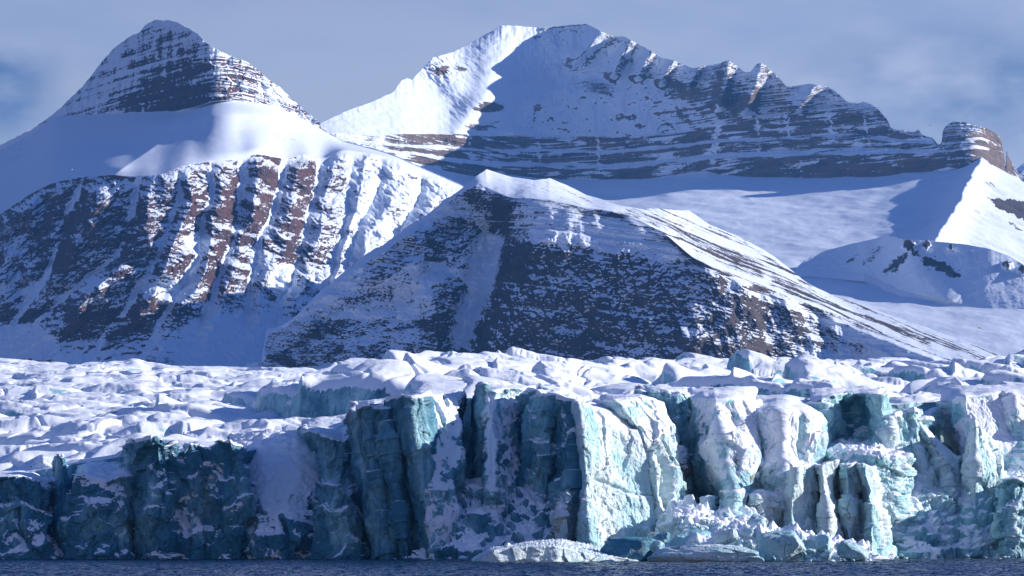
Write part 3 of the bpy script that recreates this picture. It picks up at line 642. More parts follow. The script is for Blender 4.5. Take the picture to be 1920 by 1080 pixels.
def low_hill():
    px = np.linspace(1860, 2330, 330)
    PY, YY, B = relief(px, [(1860,706),(2330,706)], 4200, [([(1860,690),(1885,672),(1900,664),(1920,655),(1960,630),(2060,600),(2330,560)], 32, 60)], jag=[jg(2, 20, 90)], back=(500, 100))
    P = to_xyz(px, PY, YY); X, Y, Z = P[..., 0], P[..., 1], P[..., 2]
    P = push(P, fbm(X / 30, Y / 30, Z / 30, 5, 91) * 14)
    o = grid('dark_hill', P, M_DARK, {'snow': 0.5 + 0.2 * fbm(X / 40, Y / 40, Z / 20, 3, 92)})
    return tag(o, 'small dark hill corner at the right edge just above the glacier', 'hill', kind='structure')
def far_peak():
    px = np.linspace(1800, 2200, 200)
    PY, YY, B = relief(px, [(1800,430),(2200,430)], 14500, [([(1800,420),(1870,345),(1890,328),(1905,318),(1920,305),(1940,296),(1980,320),(2200,420)], 35, 60)], jag=[jg(3, 18, 95)], back=(1500, 300))
    P = to_xyz(px, PY, YY); X, Y, Z = P[..., 0], P[..., 1], P[..., 2]
    P = push(P, fbm(X / 120, Y / 120, Z / 120, 5, 96) * 60)
    o = grid('distant_mountain', P, M_DARK, {'snow': 0.6 + 0.3 * fbm(X / 90, Y / 90, Z / 60, 3, 97)})
    return tag(o, 'faint far mountain behind the right edge of the butte', 'mountain', kind='structure')
def water():
    """one sheet out to the horizon; the near fjord has real waves"""
    ys = np.concatenate([np.linspace(-4000, 440, 12), np.linspace(450, 890, 1100), np.linspace(900, 1200, 20), np.geomspace(1300, 60000, 40)])
    xs = np.concatenate([-np.geomspace(60000, 185, 30), np.linspace(-180, 180, 900), np.geomspace(185, 60000, 30)])
    X, Y = np.meshgrid(xs, ys)
    a = sstep(440, 470, Y) * (1 - sstep(870, 890, Y)) * sstep(182, 170, np.abs(X))
    wx = X + 2 * fbm(X / 9, Y / 9, 0 * X, 2, 120)
    h = 0.62 * fbm(wx / 5.5, Y / 3.2, 0 * X, 3, 121, 0.6) + 0.24 * ridged(wx / 2.6, Y / 1.5, 0 * X, 3, 122) + 0.10 * fbm(X / 40, Y / 30, 0 * X, 2, 123)
    P = np.stack([X, Y, a * h], -1)
    return tag(grid('water', P, M_WATER), 'dark blue rippled fjord water along the bottom', 'water', kind='structure')
# ------------------------------------------------------------------ the glacier
SKY_L = [(-90,676),(0,674),(60,677),(130,684),(200,678),(250,675),(270,681),(340,688),(420,686),(500,691),(560,689),(600,696),(640,691),(690,682),(705,676),(800,677),(850,681),(900,676),(930,668),(955,664),(980,669),(1005,688),(1060,691),(1085,682),(1097,672),(1140,686),(1190,689),(1205,681),(1280,671),(1330,673),(1395,690),(1440,675),(1540,679),(1560,682),(1620,681),(1660,674),(1700,672),(1720,682),(1790,681),(1830,690),(1860,681),(1885,673),(1920,676),(2010,674)]
RIM_L = [(-90,905),(0,895),(60,884),(130,872),(200,862),(240,850),(330,842),(450,838),(520,822),(600,806),(640,800),(680,772),(740,756),(800,748),(900,742),(1000,742),(1100,750),(1200,742),(1300,750),(1400,752),(1550,748),(1650,762),(1700,752),(1800,748),(2010,748)]
Y0_L = [(-90,905),(0,905),(240,905),(600,915),(850,918),(1000,905),(1075,892),(1200,915),(1300,936),(1500,958),(1600,968),(1920,1000),(2010,1006)]
def glacier():
    px = np.linspace(-400, 2360, 1860)
    rim, skyr, Y0 = soften(ip(px, RIM_L), 22), ip(px, SKY_L), soften(ip(px, Y0_L), 22)
    skyl = soften(skyr, 60)
    Y1 = 2500 + 250 * fbm(px / 90, 0 * px, 0 * px, 3, 100)
    z0 = CZ + (HOR - rim) / FPX * Y0; z1 = CZ + (HOR - skyl) / FPX * Y1
    nf, nt_, nb = 60, 860, 60
    tf = np.linspace(0, 1, nf)[:, None]
    Yf = Y0 - 2 + 6 * tf; Zf = -3 + (z0 + 3) * tf
    tt = (np.exp(np.linspace(0, 1, nt_) * 1.25) - 1) / (math.exp(1.25) - 1)
    tt = tt[1:, None]
    Yt = (Y0 + 4) + (Y1 - Y0 - 4) * tt; Zt = z0 + (z1 - z0) * tt ** 0.93
    tb = (np.arange(1, nb + 1) / nb)[:, None]
    Yb = Y1 + (5650 - Y1) * tb; Zb = z1 + (CZ + (HOR - 706) / FPX * 5650 - z1) * tb - 9 * np.sin(np.pi * np.minimum(tb * 2, 1)) 
    YY = np.vstack([Yf, Yt, Yb]); ZZ = np.vstack([Zf, Zt, Zb])
    PX = np.broadcast_to(px, YY.shape)
    XX = (PX - W / 2) / FPX * YY
    top = np.vstack([0 * Yf, 0 * Yt + 1, 0 * Yb + 1])
    far = sstep(2200, 2600, YY)
    wX = XX + 12 * fbm(XX / 60, YY / 60, 0 * XX, 2, 101); wY = YY + 16 * fbm(XX / 60, YY / 60, 0 * XX + 7, 2, 102)
    lf = sstep(800, 350, PX)                               # long low swells on the left, big blocks on the right
    def blocks(cx, cy, seed, tilt):
        ca, sa = math.cos(0.35), math.sin(0.35)
        f1, f2, d, r = worley((wX * ca - wY * sa) / cx, (wX * sa + wY * ca) / cy, 0 * XX, seed, 2)
        gap = np.exp(-((f2 - f1) / 0.10) ** 2)
        return 0.7 * r[0] + tilt * (0.9 * r[1] * d[0] + 0.9 * r[2] * d[1] - 0.8 * d[0]) - 0.7 * f1 ** 2, gap
    a, ga = blocks(58, 84, 103, 1.5)
    b, gb = blocks(21, 34, 104, 1.2)
    c, gc = blocks(120, 52, 105, 1.2)
    bm_ = sstep(-0.1, 0.35, fbm(XX / 70, YY / 110, 0 * XX, 2, 113))
    right = 8.0 * a - 5.5 * ga + (2.6 * b - 1.3 * gb) * (0.25 + bm_)
    n1 = fbm(wX / 75, wY / 46, 0 * XX, 3, 115, 0.45); n2_ = perlin(wX / 34 + 0.4 * YY / 34, wY / 26, 0 * XX, 116)
    rare = sstep(0.35, 0.6, fbm(XX / 60, YY / 60, 0 * XX + 4, 2, 117))
    left = 0.75 * (9 * (0.3 - np.abs(n1)) + 9.0 * n1 + 4.5 * (0.3 - np.abs(n2_) * 2)) + (1.9 * b - 1.0 * gb) * (0.35 + rare) + 2.6 * a - 1.8 * ga + 1.6 * c - 1.0 * gc
    hgt = right * (1 - lf) + left * lf
    hgt = hgt * (0.9 + 0.5 * fbm(XX / 130, YY / 130, 0 * XX, 2, 106))
    ramp = sstep(0, 40, YY - Y0) * (1 - sstep(Y1 + 50, Y1 + 500, YY))
    near_sky = (1 - 0.6 * np.exp(-((YY - Y1) / 200) ** 2)) * (1 - 0.38 * sstep(1200, 1700, YY))
    hgt = hgt * ramp * near_sky * (1 + 0.25 * sstep(1300, 2000, YY))
    mid = fbm(XX / 30, YY / 40, 0 * XX, 4, 107) * 1.6 + fbm(XX / 9, YY / 13, 0 * XX, 4, 108) * 0.25
    ZZ = ZZ + top * (skyl - skyr) / FPX * Y1 * np.exp(-((YY - Y1) / 170) ** 2)
    for (l_, r_, yc, hy, hm) in ((835,1005,1900,170,10), (925,1012,1480,80,6), (1195,1400,1850,220,9), (1560,1640,1480,90,10), (1625,1722,1700,120,9), (1440,1560,2050,150,7), (1780,1900,1420,130,9), (1885,1990,1900,120,9), (690,800,2000,150,8), (500,600,1350,70,6), (290,372,1230,55,7), (560,625,1150,45,6), (1100,1190,1350,60,6), (1240,1330,1250,50,5), (430,520,1700,90,5), (60,150,1500,70,5), (1370,1430,1200,40,4)):
        cx = (PX - l_) / (r_ - l_) + 0.05 * fbm(YY / 40, 0 * YY, 0 * YY, 2, 130) 
        sh_ = sstep(0, 0.07, cx) * np.clip(1 - cx, 0, 1) ** 0.7 * sstep(1.0, 0.45, np.abs(YY - yc - 40 * (cx - .5)) / hy)
        ZZ = ZZ + hm * (0.5 if yc > 1390 else 0.9) * sh_
    g1_, g2_, _, _ = worley(wX / 37, wY / 50, 0 * XX, 131, 2)
    ZZ = ZZ - top * 1.6 * np.exp(-((g2_ - g1_) / 0.03) ** 2) * ramp * sstep(-0.1, 0.2, fbm(XX / 80, YY / 80, 0 * XX, 2, 132))
    ang_ = sstep(-0.15, 0.25, fbm(XX / 55, YY / 75, 0 * XX, 2, 133))
    hgt = hgt + ramp * ang_ * (1.5 * chips(wX / 15, wY / 22, 0 * XX, 134) + 0.6 * chips(wX / 6, wY / 9, 0 * XX, 135)) * (1 - 0.5 * sstep(1500, 2200, YY))
    ZZ = ZZ + top * (hgt + mid)
    YY = YY + (1 - top) * (fbm(XX / 14, 0 * XX, ZZ / 22, 5, 109) * 9)
    XX = (PX - W / 2) / FPX * YY
    P = np.stack([XX, YY, ZZ], -1)
    P = smooth(P, 2, 0.7)
    P[..., 2] += top * 0.10 * fbm(P[..., 0] / 3, P[..., 1] / 4, 0 * XX, 3, 114)
    n = normals(P); nz = np.abs(n[..., 2])
    s = 0.22 + 0.75 * sstep(0.40, 0.74, nz + 0.16 * fbm(XX / 25, YY / 25, ZZ / 8, 3, 110)) - 0.55 * sstep(0.12, 0.42, fbm(XX / 34, YY / 60, 0 * XX, 4, 111, 0.6)) * sstep(0.985, 0.93, nz)
    s = np.where(top < 0.5, 0.25, s)
    o = grid('glacier', P, M_ICE, {'snow': s, 'frost': 0.38 + 0.3 * fbm(XX / 40, YY / 40, ZZ / 15, 3, 112) + 0.3 * far, 'dirt': 0 * s})
    return tag(o, 'crevassed glacier of snow covered ice blocks reaching back to the foot of the mountains', 'glacier', kind='structure')
# ------------------------------------------------------------------ the calving front, tower by tower
SEED = [200]
def tower(label, L, Rr, top, D, cs, cap, name='ice_tower', cat='ice tower', group='ice towers along the calving front', lean=4.0, snow=0.0, frost=0.3, dirt=0.0,
          chip=1.0, flute=1.0, lump=0.0, bot=1064, cracks=(), patches=(), bumps=(), dirty=(), capsnow=0.0, step=0.9, soft=2, slopeface=None):
    """L, Rr = left and right edge as (row, column); top = rim as (column, row); cs = plan of the front as (u, metres back);
    cap = (depth in metres, [(column, row)] of its back line).  The body goes from below the water up the front, over the rim and back."""
    SEED[0] += 10; sd_ = SEED[0]
    pc = (max(q[1] for q in Rr) + min(q[1] for q in L)) / 2
    if pc > 1240: D = D + 14 + (pc - 1240) * 0.04          # the front line falls back to the right
    if cs is LIT:
        wm = (max(q[1] for q in Rr) - min(q[1] for q in L)) * 0.155 / 27.0
        cs = [(a, d * (wm if 0.04 < a < 0.96 else 0.3 + 0.7 * wm)) for a, d in cs]
    tp = sorted(top); ymin = float(np.mean([q[1] for q in tp]))
    wpx = max(abs(a[1] - b[1]) for a, b in zip(L, Rr)) if len(L) == len(Rr) else max(q[1] for q in Rr) - min(q[1] for q in L)
    wpx = max(q[1] for q in Rr) - min(q[1] for q in L)
    nu = int(max(40, min(360, wpx / step * 1.25)))
    nv = int(max(50, min(420, (bot - ymin) / step)))
    u = np.linspace(0, 1, nu)[None]
    v = np.linspace(0, 1, nv)[:, None]
    yn = bot + (ymin - bot) * v
    l, r = ip(yn, L), ip(yn, Rr)
    PX = l + (r - l) * u
    lt, rt_ = ip(ymin, L), ip(ymin, Rr)
    ytop = ip(lt + (rt_ - lt) * u, top)
    PY = bot + (ytop - bot) * v
    csd = ip(u, cs)
    YY = D + csd + lean * v ** 1.5
    if slopeface: YY = YY + ip(PY, slopeface)
    # cap
    cd, cl = cap
    nc = int(max(12, min(160, 40 + cd)))
    w = (np.arange(1, nc + 1) / nc)[:, None]
    Yr = YY[-1:] ; Yback = D + np.maximum(csd, 0) * 0.3 + cd + lean
    Yback = np.maximum(Yback, Yr + 4)
    pxc = PX[-1:] + 0 * w
    yb = ip(pxc, cl) if cl else ytop + 0 * w
    YC = Yr + (Yback - Yr) * w
    Zr = CZ + (HOR - ytop) / FPX * Yr; Zb = CZ + (HOR - yb) / FPX * Yback
    ZC = Zr + (Zb - Zr) * w
    PYC = row_of(ZC, YC)
    nd = 14
    w2 = (np.arange(1, nd + 1) / nd)[:, None]
    YD = YC[-1:] + 3 * w2; ZD = ZC[-1:] + (-4 - ZC[-1:]) * w2
    PXX = np.vstack([PX, pxc, pxc[-1:] + 0 * w2]); YA = np.vstack([YY + 0 * PX, YC, YD]); PYA = np.vstack([PY, PYC, row_of(ZD, YD)])
    zone = np.vstack([0 * PX, 1 + 0 * YC, 2 + 0 * YD])
    P = to_xyz(PXX, PYA, YA) if False else np.stack(at(PXX, PYA, YA), -1)
    P = smooth(P, soft * 4, 0.8)
    n = normals(P)
    sg = np.sign(np.sum(n * np.array([0, -0.6, 0.8]), -1, keepdims=True).mean()) or 1
    n = n * sg
    X, Y, Z = P[..., 0], P[..., 1], P[..., 2]
    nz = np.clip(n[..., 2], -1, 1)
    wall = 1 - sstep(0.35, 0.75, nz)
    wx = 1.6 * fbm(X / 6, Y / 6, Z / 8, 3, sd_)
    c1 = chips((X + wx) / 7.5, (Y + wx) / 7.5, Z / 11, sd_ + 1) * 1.25
    c3 = chips((X + 2 * wx) / 15, (Y + wx) / 15, Z / 17, sd_ + 13) * 2.6
    c2 = chips((X + wx * .5) / 2.7, Y / 2.7, Z / 3.6, sd_ + 2) * 0.55
    fl = ridged(X / 9.0 + 0.35 * fbm(X / 9, Y / 9, Z / 20, 2, sd_ + 3), Y / 9, Z / 45, 3, sd_ + 4) * 1.1
    fine = fbm(X / 1.9, Y / 1.9, Z / 2.2, 4, sd_ + 5, 0.68) * 0.5
    f1, f2, d_, r_ = worley(X / 3.2, Y / 3.2, Z / 2.6, sd_ + 6)
    g1, g2, d2, r2 = worley(X / 1.3, Y / 1.3, Z / 1.1, sd_ + 7)
    h1_, h2_, dh_, rh_ = worley(X / 7.5, Y / 7.5, Z / 6, sd_ + 14)
    lm = (1 - h1_ * 1.2) * (1 + 0.8 * rh_[0]) * 1.6 + (1 - f1 * 1.3) * (1.2 + 0.9 * r_[0]) * 1.3 + (1 - g1 * 1.3) * 0.55
    broad = fbm(X / 20, Y / 20, Z / 16, 3, sd_ + 8) * 3.2
    disp = broad * wall + chip * (c1 + c2 + c3) * wall + flute * fl * wall + fine * (0.35 + 0.65 * wall) + lump * lm
    disp = disp + (1 - wall) * (fbm(X / 11, Y / 16, Z / 11, 3, sd_ + 9) * 0.9)
    for pts, wd_, dep in cracks:
        jx = 2.5 * fbm(PYA / 9, 0 * PYA, 0 * PYA, 3, sd_)
        disp = disp - dep * np.exp(-(seg_dist(PXX + jx, PYA, pts) / wd_) ** 2)
    for (cx, cy, rx, ry, ang, amp) in bumps:
        disp = disp + amp * blob(PXX, PYA, cx, cy, rx, ry, ang, 0.6)
    fadeD = np.where(zone >= 2, 0, 1)
    P = P + n * (disp * fadeD)[..., None]
    n2 = normals(P) * sg; nz2 = n2[..., 2]
    X, Y, Z = P[..., 0], P[..., 1], P[..., 2]
    ns = normals(smooth(P, 14, 0.9)) * sg
    nz2 = 0.35 * nz2 + 0.65 * ns[..., 2]
    s = 0.06 + snow + 0.9 * sstep(0.34, 0.66, nz2) + 0.26 * fbm(X / 9, Y / 9, Z / 8, 4, sd_ + 11) + capsnow * (zone == 1)
    for (cx, cy, rx, ry, ang, amp) in patches:
        s = s + amp * blob(PXX + 10 * fbm(PXX / 24, PYA / 24, 0 * PXX, 3, sd_), PYA + 10 * fbm(PXX / 24, PYA / 24, 0 * PXX + 5, 3, sd_ + 1), cx, cy, rx, ry, ang, 0.3)
    for pts, wd_, dep in cracks:
        s = s - 1.2 * np.exp(-(seg_dist(PXX, PYA, pts) / (wd_ * 0.8)) ** 2)
    fr = frost + 0.05 * sstep(1060, 1100, PXX) + 0.25 * fbm(X / 13, Y / 13, Z / 20, 3, sd_ + 12) - 0.25 * sstep(8, 0, Z)  # besides frost, ice on the sunlit right half is painted paler
    dt = dirt + 0 * s
    for (cx, cy, rx, ry, ang, amp) in dirty: dt = dt + amp * blob(PXX, PYA, cx, cy, rx, ry, ang, 0.6)
    o = grid(name, P, M_ICE, {'snow': s, 'frost': fr, 'dirt': dt})
    return tag(o, label, cat, group)
LIT = [(0, 40), (0.05, 12), (0.12, 2), (0.2, 0), (0.45, 6), (0.75, 14), (0.93, 20), (1, 40)]      # front turned to the right, into the sun
DRK = [(0, 60), (0.06, 30), (0.3, 14), (0.6, 5), (0.9, 0), (0.96, 8), (1, 55)]                   # front turned to the left, out of it
FLT = [(0, 45), (0.06, 12), (0.2, 2), (0.5, 0), (0.85, 4), (0.95, 14), (1, 50)]
def front():
    T = tower
    # beyond the picture on both sides the front goes on
    T('shaded ice cliff beyond the left edge of the picture', [(1064,-250),(880,-250)], [(1064,-20),(880,-50)], [(-250,885),(-180,870),(-120,900),(-50,892)], 874, FLT, (40, [(-250,878),(-50,880)]), frost=0.18, step=1.6)
    T('broken ice cliff at the far left beyond the picture', [(1064,-420),(880,-410)], [(1064,-230),(880,-240)], [(-410,850),(-330,862),(-240,880)], 880, DRK, (40, [(-410,850),(-240,870)]), frost=0.2, step=1.6)
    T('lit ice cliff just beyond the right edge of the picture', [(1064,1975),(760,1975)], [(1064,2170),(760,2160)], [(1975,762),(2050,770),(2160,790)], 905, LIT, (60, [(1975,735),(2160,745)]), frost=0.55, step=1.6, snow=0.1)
    T('ice cliff at the far right beyond the picture', [(1064,2150),(770,2150)], [(1064,2350),(770,2350)], [(2150,800),(2250,810),(2350,820)], 915, FLT, (60, [(2150,745),(2350,750)]), frost=0.5, step=1.6, snow=0.1)
    # ---- left part, all below the shadow line
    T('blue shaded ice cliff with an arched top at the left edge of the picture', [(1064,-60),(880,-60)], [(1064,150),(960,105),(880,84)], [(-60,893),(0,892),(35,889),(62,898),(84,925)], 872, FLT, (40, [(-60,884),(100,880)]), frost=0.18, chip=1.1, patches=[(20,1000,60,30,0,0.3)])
    T('snow slope hollow with a lit rounded top behind the arched left cliff', [(1064,50),(870,62)], [(1064,200),(870,150)], [(62,890),(80,868),(100,876),(130,905),(150,900)], 889, FLT, (60, [(50,850),(150,850)]), name='snow_mound', cat='snow mound', group=None, snow=0.45, frost=0.2, chip=0.6, slopeface=[(860,22),(960,0)])
    T('thin dark triangular ice fin sticking out of the snow near the left edge', [(1064,96),(905,100),(852,111)], [(1064,146),(905,140),(852,116)], [(98,876),(106,862),(113,851),(122,872),(140,902)], 882, [(0,14),(.3,3),(.5,0),(.8,5),(1,16)], (7, None), name='ice_fin', cat='ice fin', group=None, frost=0.12, chip=0.4, snow=-0.15)
    T('low rough ice mound in shadow between the arched cliff and the tall left cliff', [(1064,120),(960,132),(885,140)], [(1064,262),(885,262)], [(140,915),(165,892),(200,900),(235,893),(262,900)], 868, FLT, (45, [(120,868),(270,858)]), frost=0.15, chip=1.3, lump=0.35, patches=[(190,905,40,10,0,0.4),(215,935,25,20,0,0.4)])
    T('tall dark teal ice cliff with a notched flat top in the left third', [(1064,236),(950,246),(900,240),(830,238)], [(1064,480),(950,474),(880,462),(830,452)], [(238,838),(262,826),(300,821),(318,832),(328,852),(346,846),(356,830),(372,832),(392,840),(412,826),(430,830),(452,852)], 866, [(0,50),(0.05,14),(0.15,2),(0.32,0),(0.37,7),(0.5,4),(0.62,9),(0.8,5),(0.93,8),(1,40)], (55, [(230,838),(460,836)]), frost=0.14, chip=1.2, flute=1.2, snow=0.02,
      patches=[(345,930,26,14,0,0.35),(350,975,34,30,10,0.42),(400,900,20,40,20,0.35),(300,920,20,14,0,0.3),(440,960,20,20,0,0.3)], cracks=[([(345,905),(352,935),(372,965)], 5, 2.0)])
    T('broad shaded snow slope spilling over the front, centre left', [(1064,452),(900,440),(835,425)], [(1064,610),(950,600),(900,645),(835,640)], [(425,852),(460,842),(520,836),(560,832),(600,838),(640,868)], 872, [(0,30),(0.1,8),(0.3,2),(0.6,0),(0.85,6),(1,40)], (52, [(420,815),(640,800)]), name='snow_slope', cat='snow slope', group=None, snow=0.36, lump=0.3, frost=0.15, chip=1.1, slopeface=[(830,32),(900,17),(960,5),(1010,0)],
      patches=[(530,1000,50,30,0,-0.25),(470,960,30,50,0,-0.35),(500,905,26,10,0,-0.3)], cracks=[([(530,975),(540,1005),(545,1048)], 4, 3.0)])
    T('bulging blue ice face beside the water, left of the dark tower', [(1064,570),(960,585),(905,605)], [(1064,700),(960,690),(905,655)], [(605,915),(618,906),(632,908),(645,930),(655,940)], 862, [(0,30),(.12,6),(.4,0),(.8,4),(1,30)], (30, [(590,900),(690,900)]), frost=0.22, chip=0.9, snow=-0.1)
    T('green blue bare ice brow in shade left of the dark tower', [(1064,600),(830,596),(800,560)], [(1064,720),(800,700)], [(560,808),(600,812),(640,826),(680,800),(700,790)], 884, FLT, (60, [(560,786),(700,770)]), name='ice_brow', cat='ice cliff', frost=0.3, chip=0.8, capsnow=0.2)
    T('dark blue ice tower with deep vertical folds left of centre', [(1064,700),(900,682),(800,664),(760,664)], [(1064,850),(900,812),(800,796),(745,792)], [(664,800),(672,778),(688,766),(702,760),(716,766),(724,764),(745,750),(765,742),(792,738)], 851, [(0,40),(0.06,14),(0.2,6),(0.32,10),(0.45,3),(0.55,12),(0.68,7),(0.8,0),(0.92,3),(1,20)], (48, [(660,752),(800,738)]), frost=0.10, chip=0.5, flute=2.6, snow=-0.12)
    T('snow plastered ice slab with two black cracks beside the dark fissure', [(1064,800),(900,786),(745,780)], [(1064,880),(900,862),(745,866)], [(780,740),(800,738),(830,742),(852,746),(866,752)], 849, [(0,10),(0.1,0),(0.5,5),(0.9,11),(1,32)], (52, [(770,730),(870,732)]), name='ice_slab', cat='ice slab', snow=0.48, frost=0.2, chip=0.5, flute=0.5, lean=3, slopeface=[(740,27),(870,8),(920,0)],
      cracks=[([(806,744),(818,760),(824,782),(832,812)], 2.0, 2.6), ([(832,740),(838,760)], 1.8, 2.2), ([(820,818),(828,840)], 2.5, 2.0), ([(792,758),(806,788)], 0.9, 1.0)], patches=[(850,900,20,30,0,-0.5),(820,905,26,16,0,-0.3),(862,830,8,60,0,-0.5)])
    T('thin teal ice fin standing at the head of the deep fissure', [(1064,886),(800,890),(720,898)], [(1064,918),(800,912),(720,914)], [(896,730),(902,716),(910,718),(914,728)], 885, [(0,14),(.3,2),(.7,0),(1,12)], (30, [(890,722),(920,722)]), name='ice_fin', cat='ice fin', frost=0.2, chip=0.5)
    T('snowy ice slab right of the deep fissure, lower half in shadow', [(1064,912),(930,912),(850,906),(735,900)], [(1064,990),(930,975),(735,1004)], [(898,752),(912,736),(940,728),(975,728),(1004,736)], 860, [(0,22),(0.06,3),(0.2,0),(0.8,13),(1,26)], (50, [(890,720),(1010,724)]), name='ice_slab', cat='ice slab', snow=0.42, frost=0.25, chip=0.5, flute=0.7, lean=3, slopeface=[(740,26),(870,8),(920,0)],
      cracks=[([(938,775),(946,800),(950,815)], 1.6, 1.6), ([(952,815),(955,850)], 1.6, 1.6)], patches=[(930,880,20,30,0,-0.3),(975,800,14,40,10,-0.3)])
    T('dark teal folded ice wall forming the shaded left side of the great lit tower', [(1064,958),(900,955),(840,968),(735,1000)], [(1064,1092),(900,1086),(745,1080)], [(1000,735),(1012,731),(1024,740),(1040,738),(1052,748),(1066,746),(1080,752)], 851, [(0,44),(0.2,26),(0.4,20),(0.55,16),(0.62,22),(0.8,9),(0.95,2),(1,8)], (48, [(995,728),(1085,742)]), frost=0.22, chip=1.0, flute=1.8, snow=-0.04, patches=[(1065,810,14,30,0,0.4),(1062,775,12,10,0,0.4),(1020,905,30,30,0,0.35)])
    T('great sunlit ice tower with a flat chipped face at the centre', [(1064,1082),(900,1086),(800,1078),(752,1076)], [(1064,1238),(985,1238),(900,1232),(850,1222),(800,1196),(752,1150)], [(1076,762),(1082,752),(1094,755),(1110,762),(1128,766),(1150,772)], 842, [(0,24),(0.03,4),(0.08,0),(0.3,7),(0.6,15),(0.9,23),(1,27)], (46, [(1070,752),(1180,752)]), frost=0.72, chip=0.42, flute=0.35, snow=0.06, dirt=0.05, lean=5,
      dirty=[(1215,935,30,25,0,0.16),(1190,985,60,14,0,0.12),(1120,880,20,30,0,0.04)], patches=[(1110,790,22,10,10,-0.2),(1200,830,16,30,-30,0.3)], cracks=[([(1160,810),(1180,850),(1170,900)], 2, 0.7), ([(1120,900),(1180,925),(1235,930)], 2.5, 0.8), ([(1092,940),(1130,1010)], 3, 1.0)])
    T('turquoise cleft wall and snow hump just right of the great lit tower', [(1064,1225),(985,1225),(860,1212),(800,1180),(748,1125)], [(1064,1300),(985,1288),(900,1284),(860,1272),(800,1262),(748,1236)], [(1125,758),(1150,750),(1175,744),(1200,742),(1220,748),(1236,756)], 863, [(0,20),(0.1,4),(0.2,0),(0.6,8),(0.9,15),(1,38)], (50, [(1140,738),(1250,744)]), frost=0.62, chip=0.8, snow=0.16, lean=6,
      cracks=[([(1247,990),(1247,900),(1240,868),(1224,846)], 6, 8.0)], dirty=[(1275,880,12,16,0,0.5),(1278,900,8,12,0,0.3)], patches=[(1225,790,40,30,-30,0.35),(1200,775,22,12,0,-0.5),(1185,800,20,24,-40,-0.3)])
    T('dark sided snow block overhanging the black crevasse', [(1064,1262),(860,1250),(770,1210),(735,1204)], [(1064,1345),(860,1330),(770,1300),(735,1300)], [(1204,742),(1215,735),(1240,732),(1270,735),(1300,745)], 893, FLT, (60, [(1200,722),(1310,726)]), name='ice_block', cat='ice block', frost=0.3, chip=0.8, snow=-0.05, capsnow=0.2)
    T('big smooth snow domed ice block with a scooped shaded left side', [(1064,1330),(930,1330),(880,1300),(800,1288),(748,1284)], [(1064,1440),(930,1440),(748,1416)], [(1284,762),(1296,752),(1320,746),(1345,750),(1380,752),(1416,758)], 857, [(0,40),(0.1,24),(0.2,20),(0.34,10),(0.42,0),(0.6,3),(0.85,12),(1,30)], (55, [(1280,726),(1430,722)]), name='snow_dome', cat='snow dome', snow=0.5, frost=0.45, chip=0.5, flute=0.5, lean=14, bumps=[(1370,860,60,90,0,3.5)],
      cracks=[([(1416,785),(1413,812),(1424,840),(1414,864)], 2.4, 4.0), ([(1424,872),(1406,890)], 2.2, 2.5)], dirty=[(1372,872,24,16,0,0.34),(1410,905,26,16,0,0.36)], patches=[(1300,800,14,60,-10,-0.7),(1335,880,14,50,-8,-0.6),(1390,930,60,30,0,-0.4)])
    T('rounded snow covered bulge with a bare pale ice edge on its right', [(1064,1432),(900,1428),(800,1416),(752,1410)], [(1064,1550),(900,1544),(820,1548),(752,1536)], [(1410,765),(1440,768),(1480,775),(1510,772),(1536,790)], 862, [(0,12),(0.15,2),(0.35,0),(0.6,5),(0.85,10),(0.93,14),(1,36)], (55, [(1400,738),(1560,744)]), name='snow_dome', cat='snow dome', snow=0.5, frost=0.62, chip=0.5, flute=0.6, lean=12, bumps=[(1470,800,34,46,0,2.6),(1515,820,26,46,0,2.2),(1470,880,40,26,0,1.8)],
      cracks=[([(1492,790),(1500,860)], 6, 1.6)], patches=[(1535,850,10,50,0,-0.6),(1440,905,20,20,0,-0.3)], dirty=[(1445,925,20,20,0,0.24),(1480,920,20,14,0,0.2)])
    T('blue white ice pillar split from the dome foot', [(1064,1322),(935,1316)], [(1064,1352),(935,1346)], [(1316,935),(1326,928),(1340,930),(1346,944)], 846, LIT, (16, None), name='ice_pillar', cat='ice pillar', group='ice pillars at the foot of the right front', frost=0.62, chip=0.6, flute=0.5)
    T('pale chunky ice buttress with a shaded right flank under the big dome', [(1064,1350),(990,1350),(925,1362)], [(1064,1420),(990,1412),(925,1404)], [(1358,934),(1368,922),(1385,920),(1394,926),(1406,930)], 845, [(0,20),(.1,3),(.3,0),(.55,8),(.8,5),(1,28)], (24, None), name='ice_pillar', cat='ice pillar', group='ice pillars at the foot of the right front', frost=0.72, chip=0.9)
    T('jagged white ice buttress stepping down to the floating blocks', [(1064,1400),(930,1402)], [(1064,1484),(1000,1476),(930,1462)], [(1402,935),(1415,926),(1430,922),(1445,936),(1462,955)], 847, LIT, (24, None), name='ice_pillar', cat='ice pillar', group='ice pillars at the foot of the right front', frost=0.8, chip=1.2, lump=0.4)
    T('smooth pale turquoise ice pillar below the rounded bulge', [(1064,1474),(940,1474),(875,1484)], [(1064,1546),(940,1540),(875,1536)], [(1482,890),(1492,876),(1510,870),(1524,872),(1536,880)], 846, [(0,26),(.06,5),(.14,0),(.5,9),(.86,16),(1,34)], (26, None), name='ice_pillar', cat='ice pillar', group='ice pillars at the foot of the right front', frost=0.62, chip=0.6, flute=1.2)
    T('white ice pillar with a blue left edge beside the thin black crack', [(1064,1538),(940,1536),(872,1530)], [(1064,1586),(940,1580),(872,1576)], [(1530,880),(1545,868),(1560,866),(1576,874)], 848, [(0,24),(.12,8),(.2,0),(.6,8),(.9,14),(1,34)], (28, None), name='ice_pillar', cat='ice pillar', group='ice pillars at the foot of the right front', frost=0.72, chip=0.7)
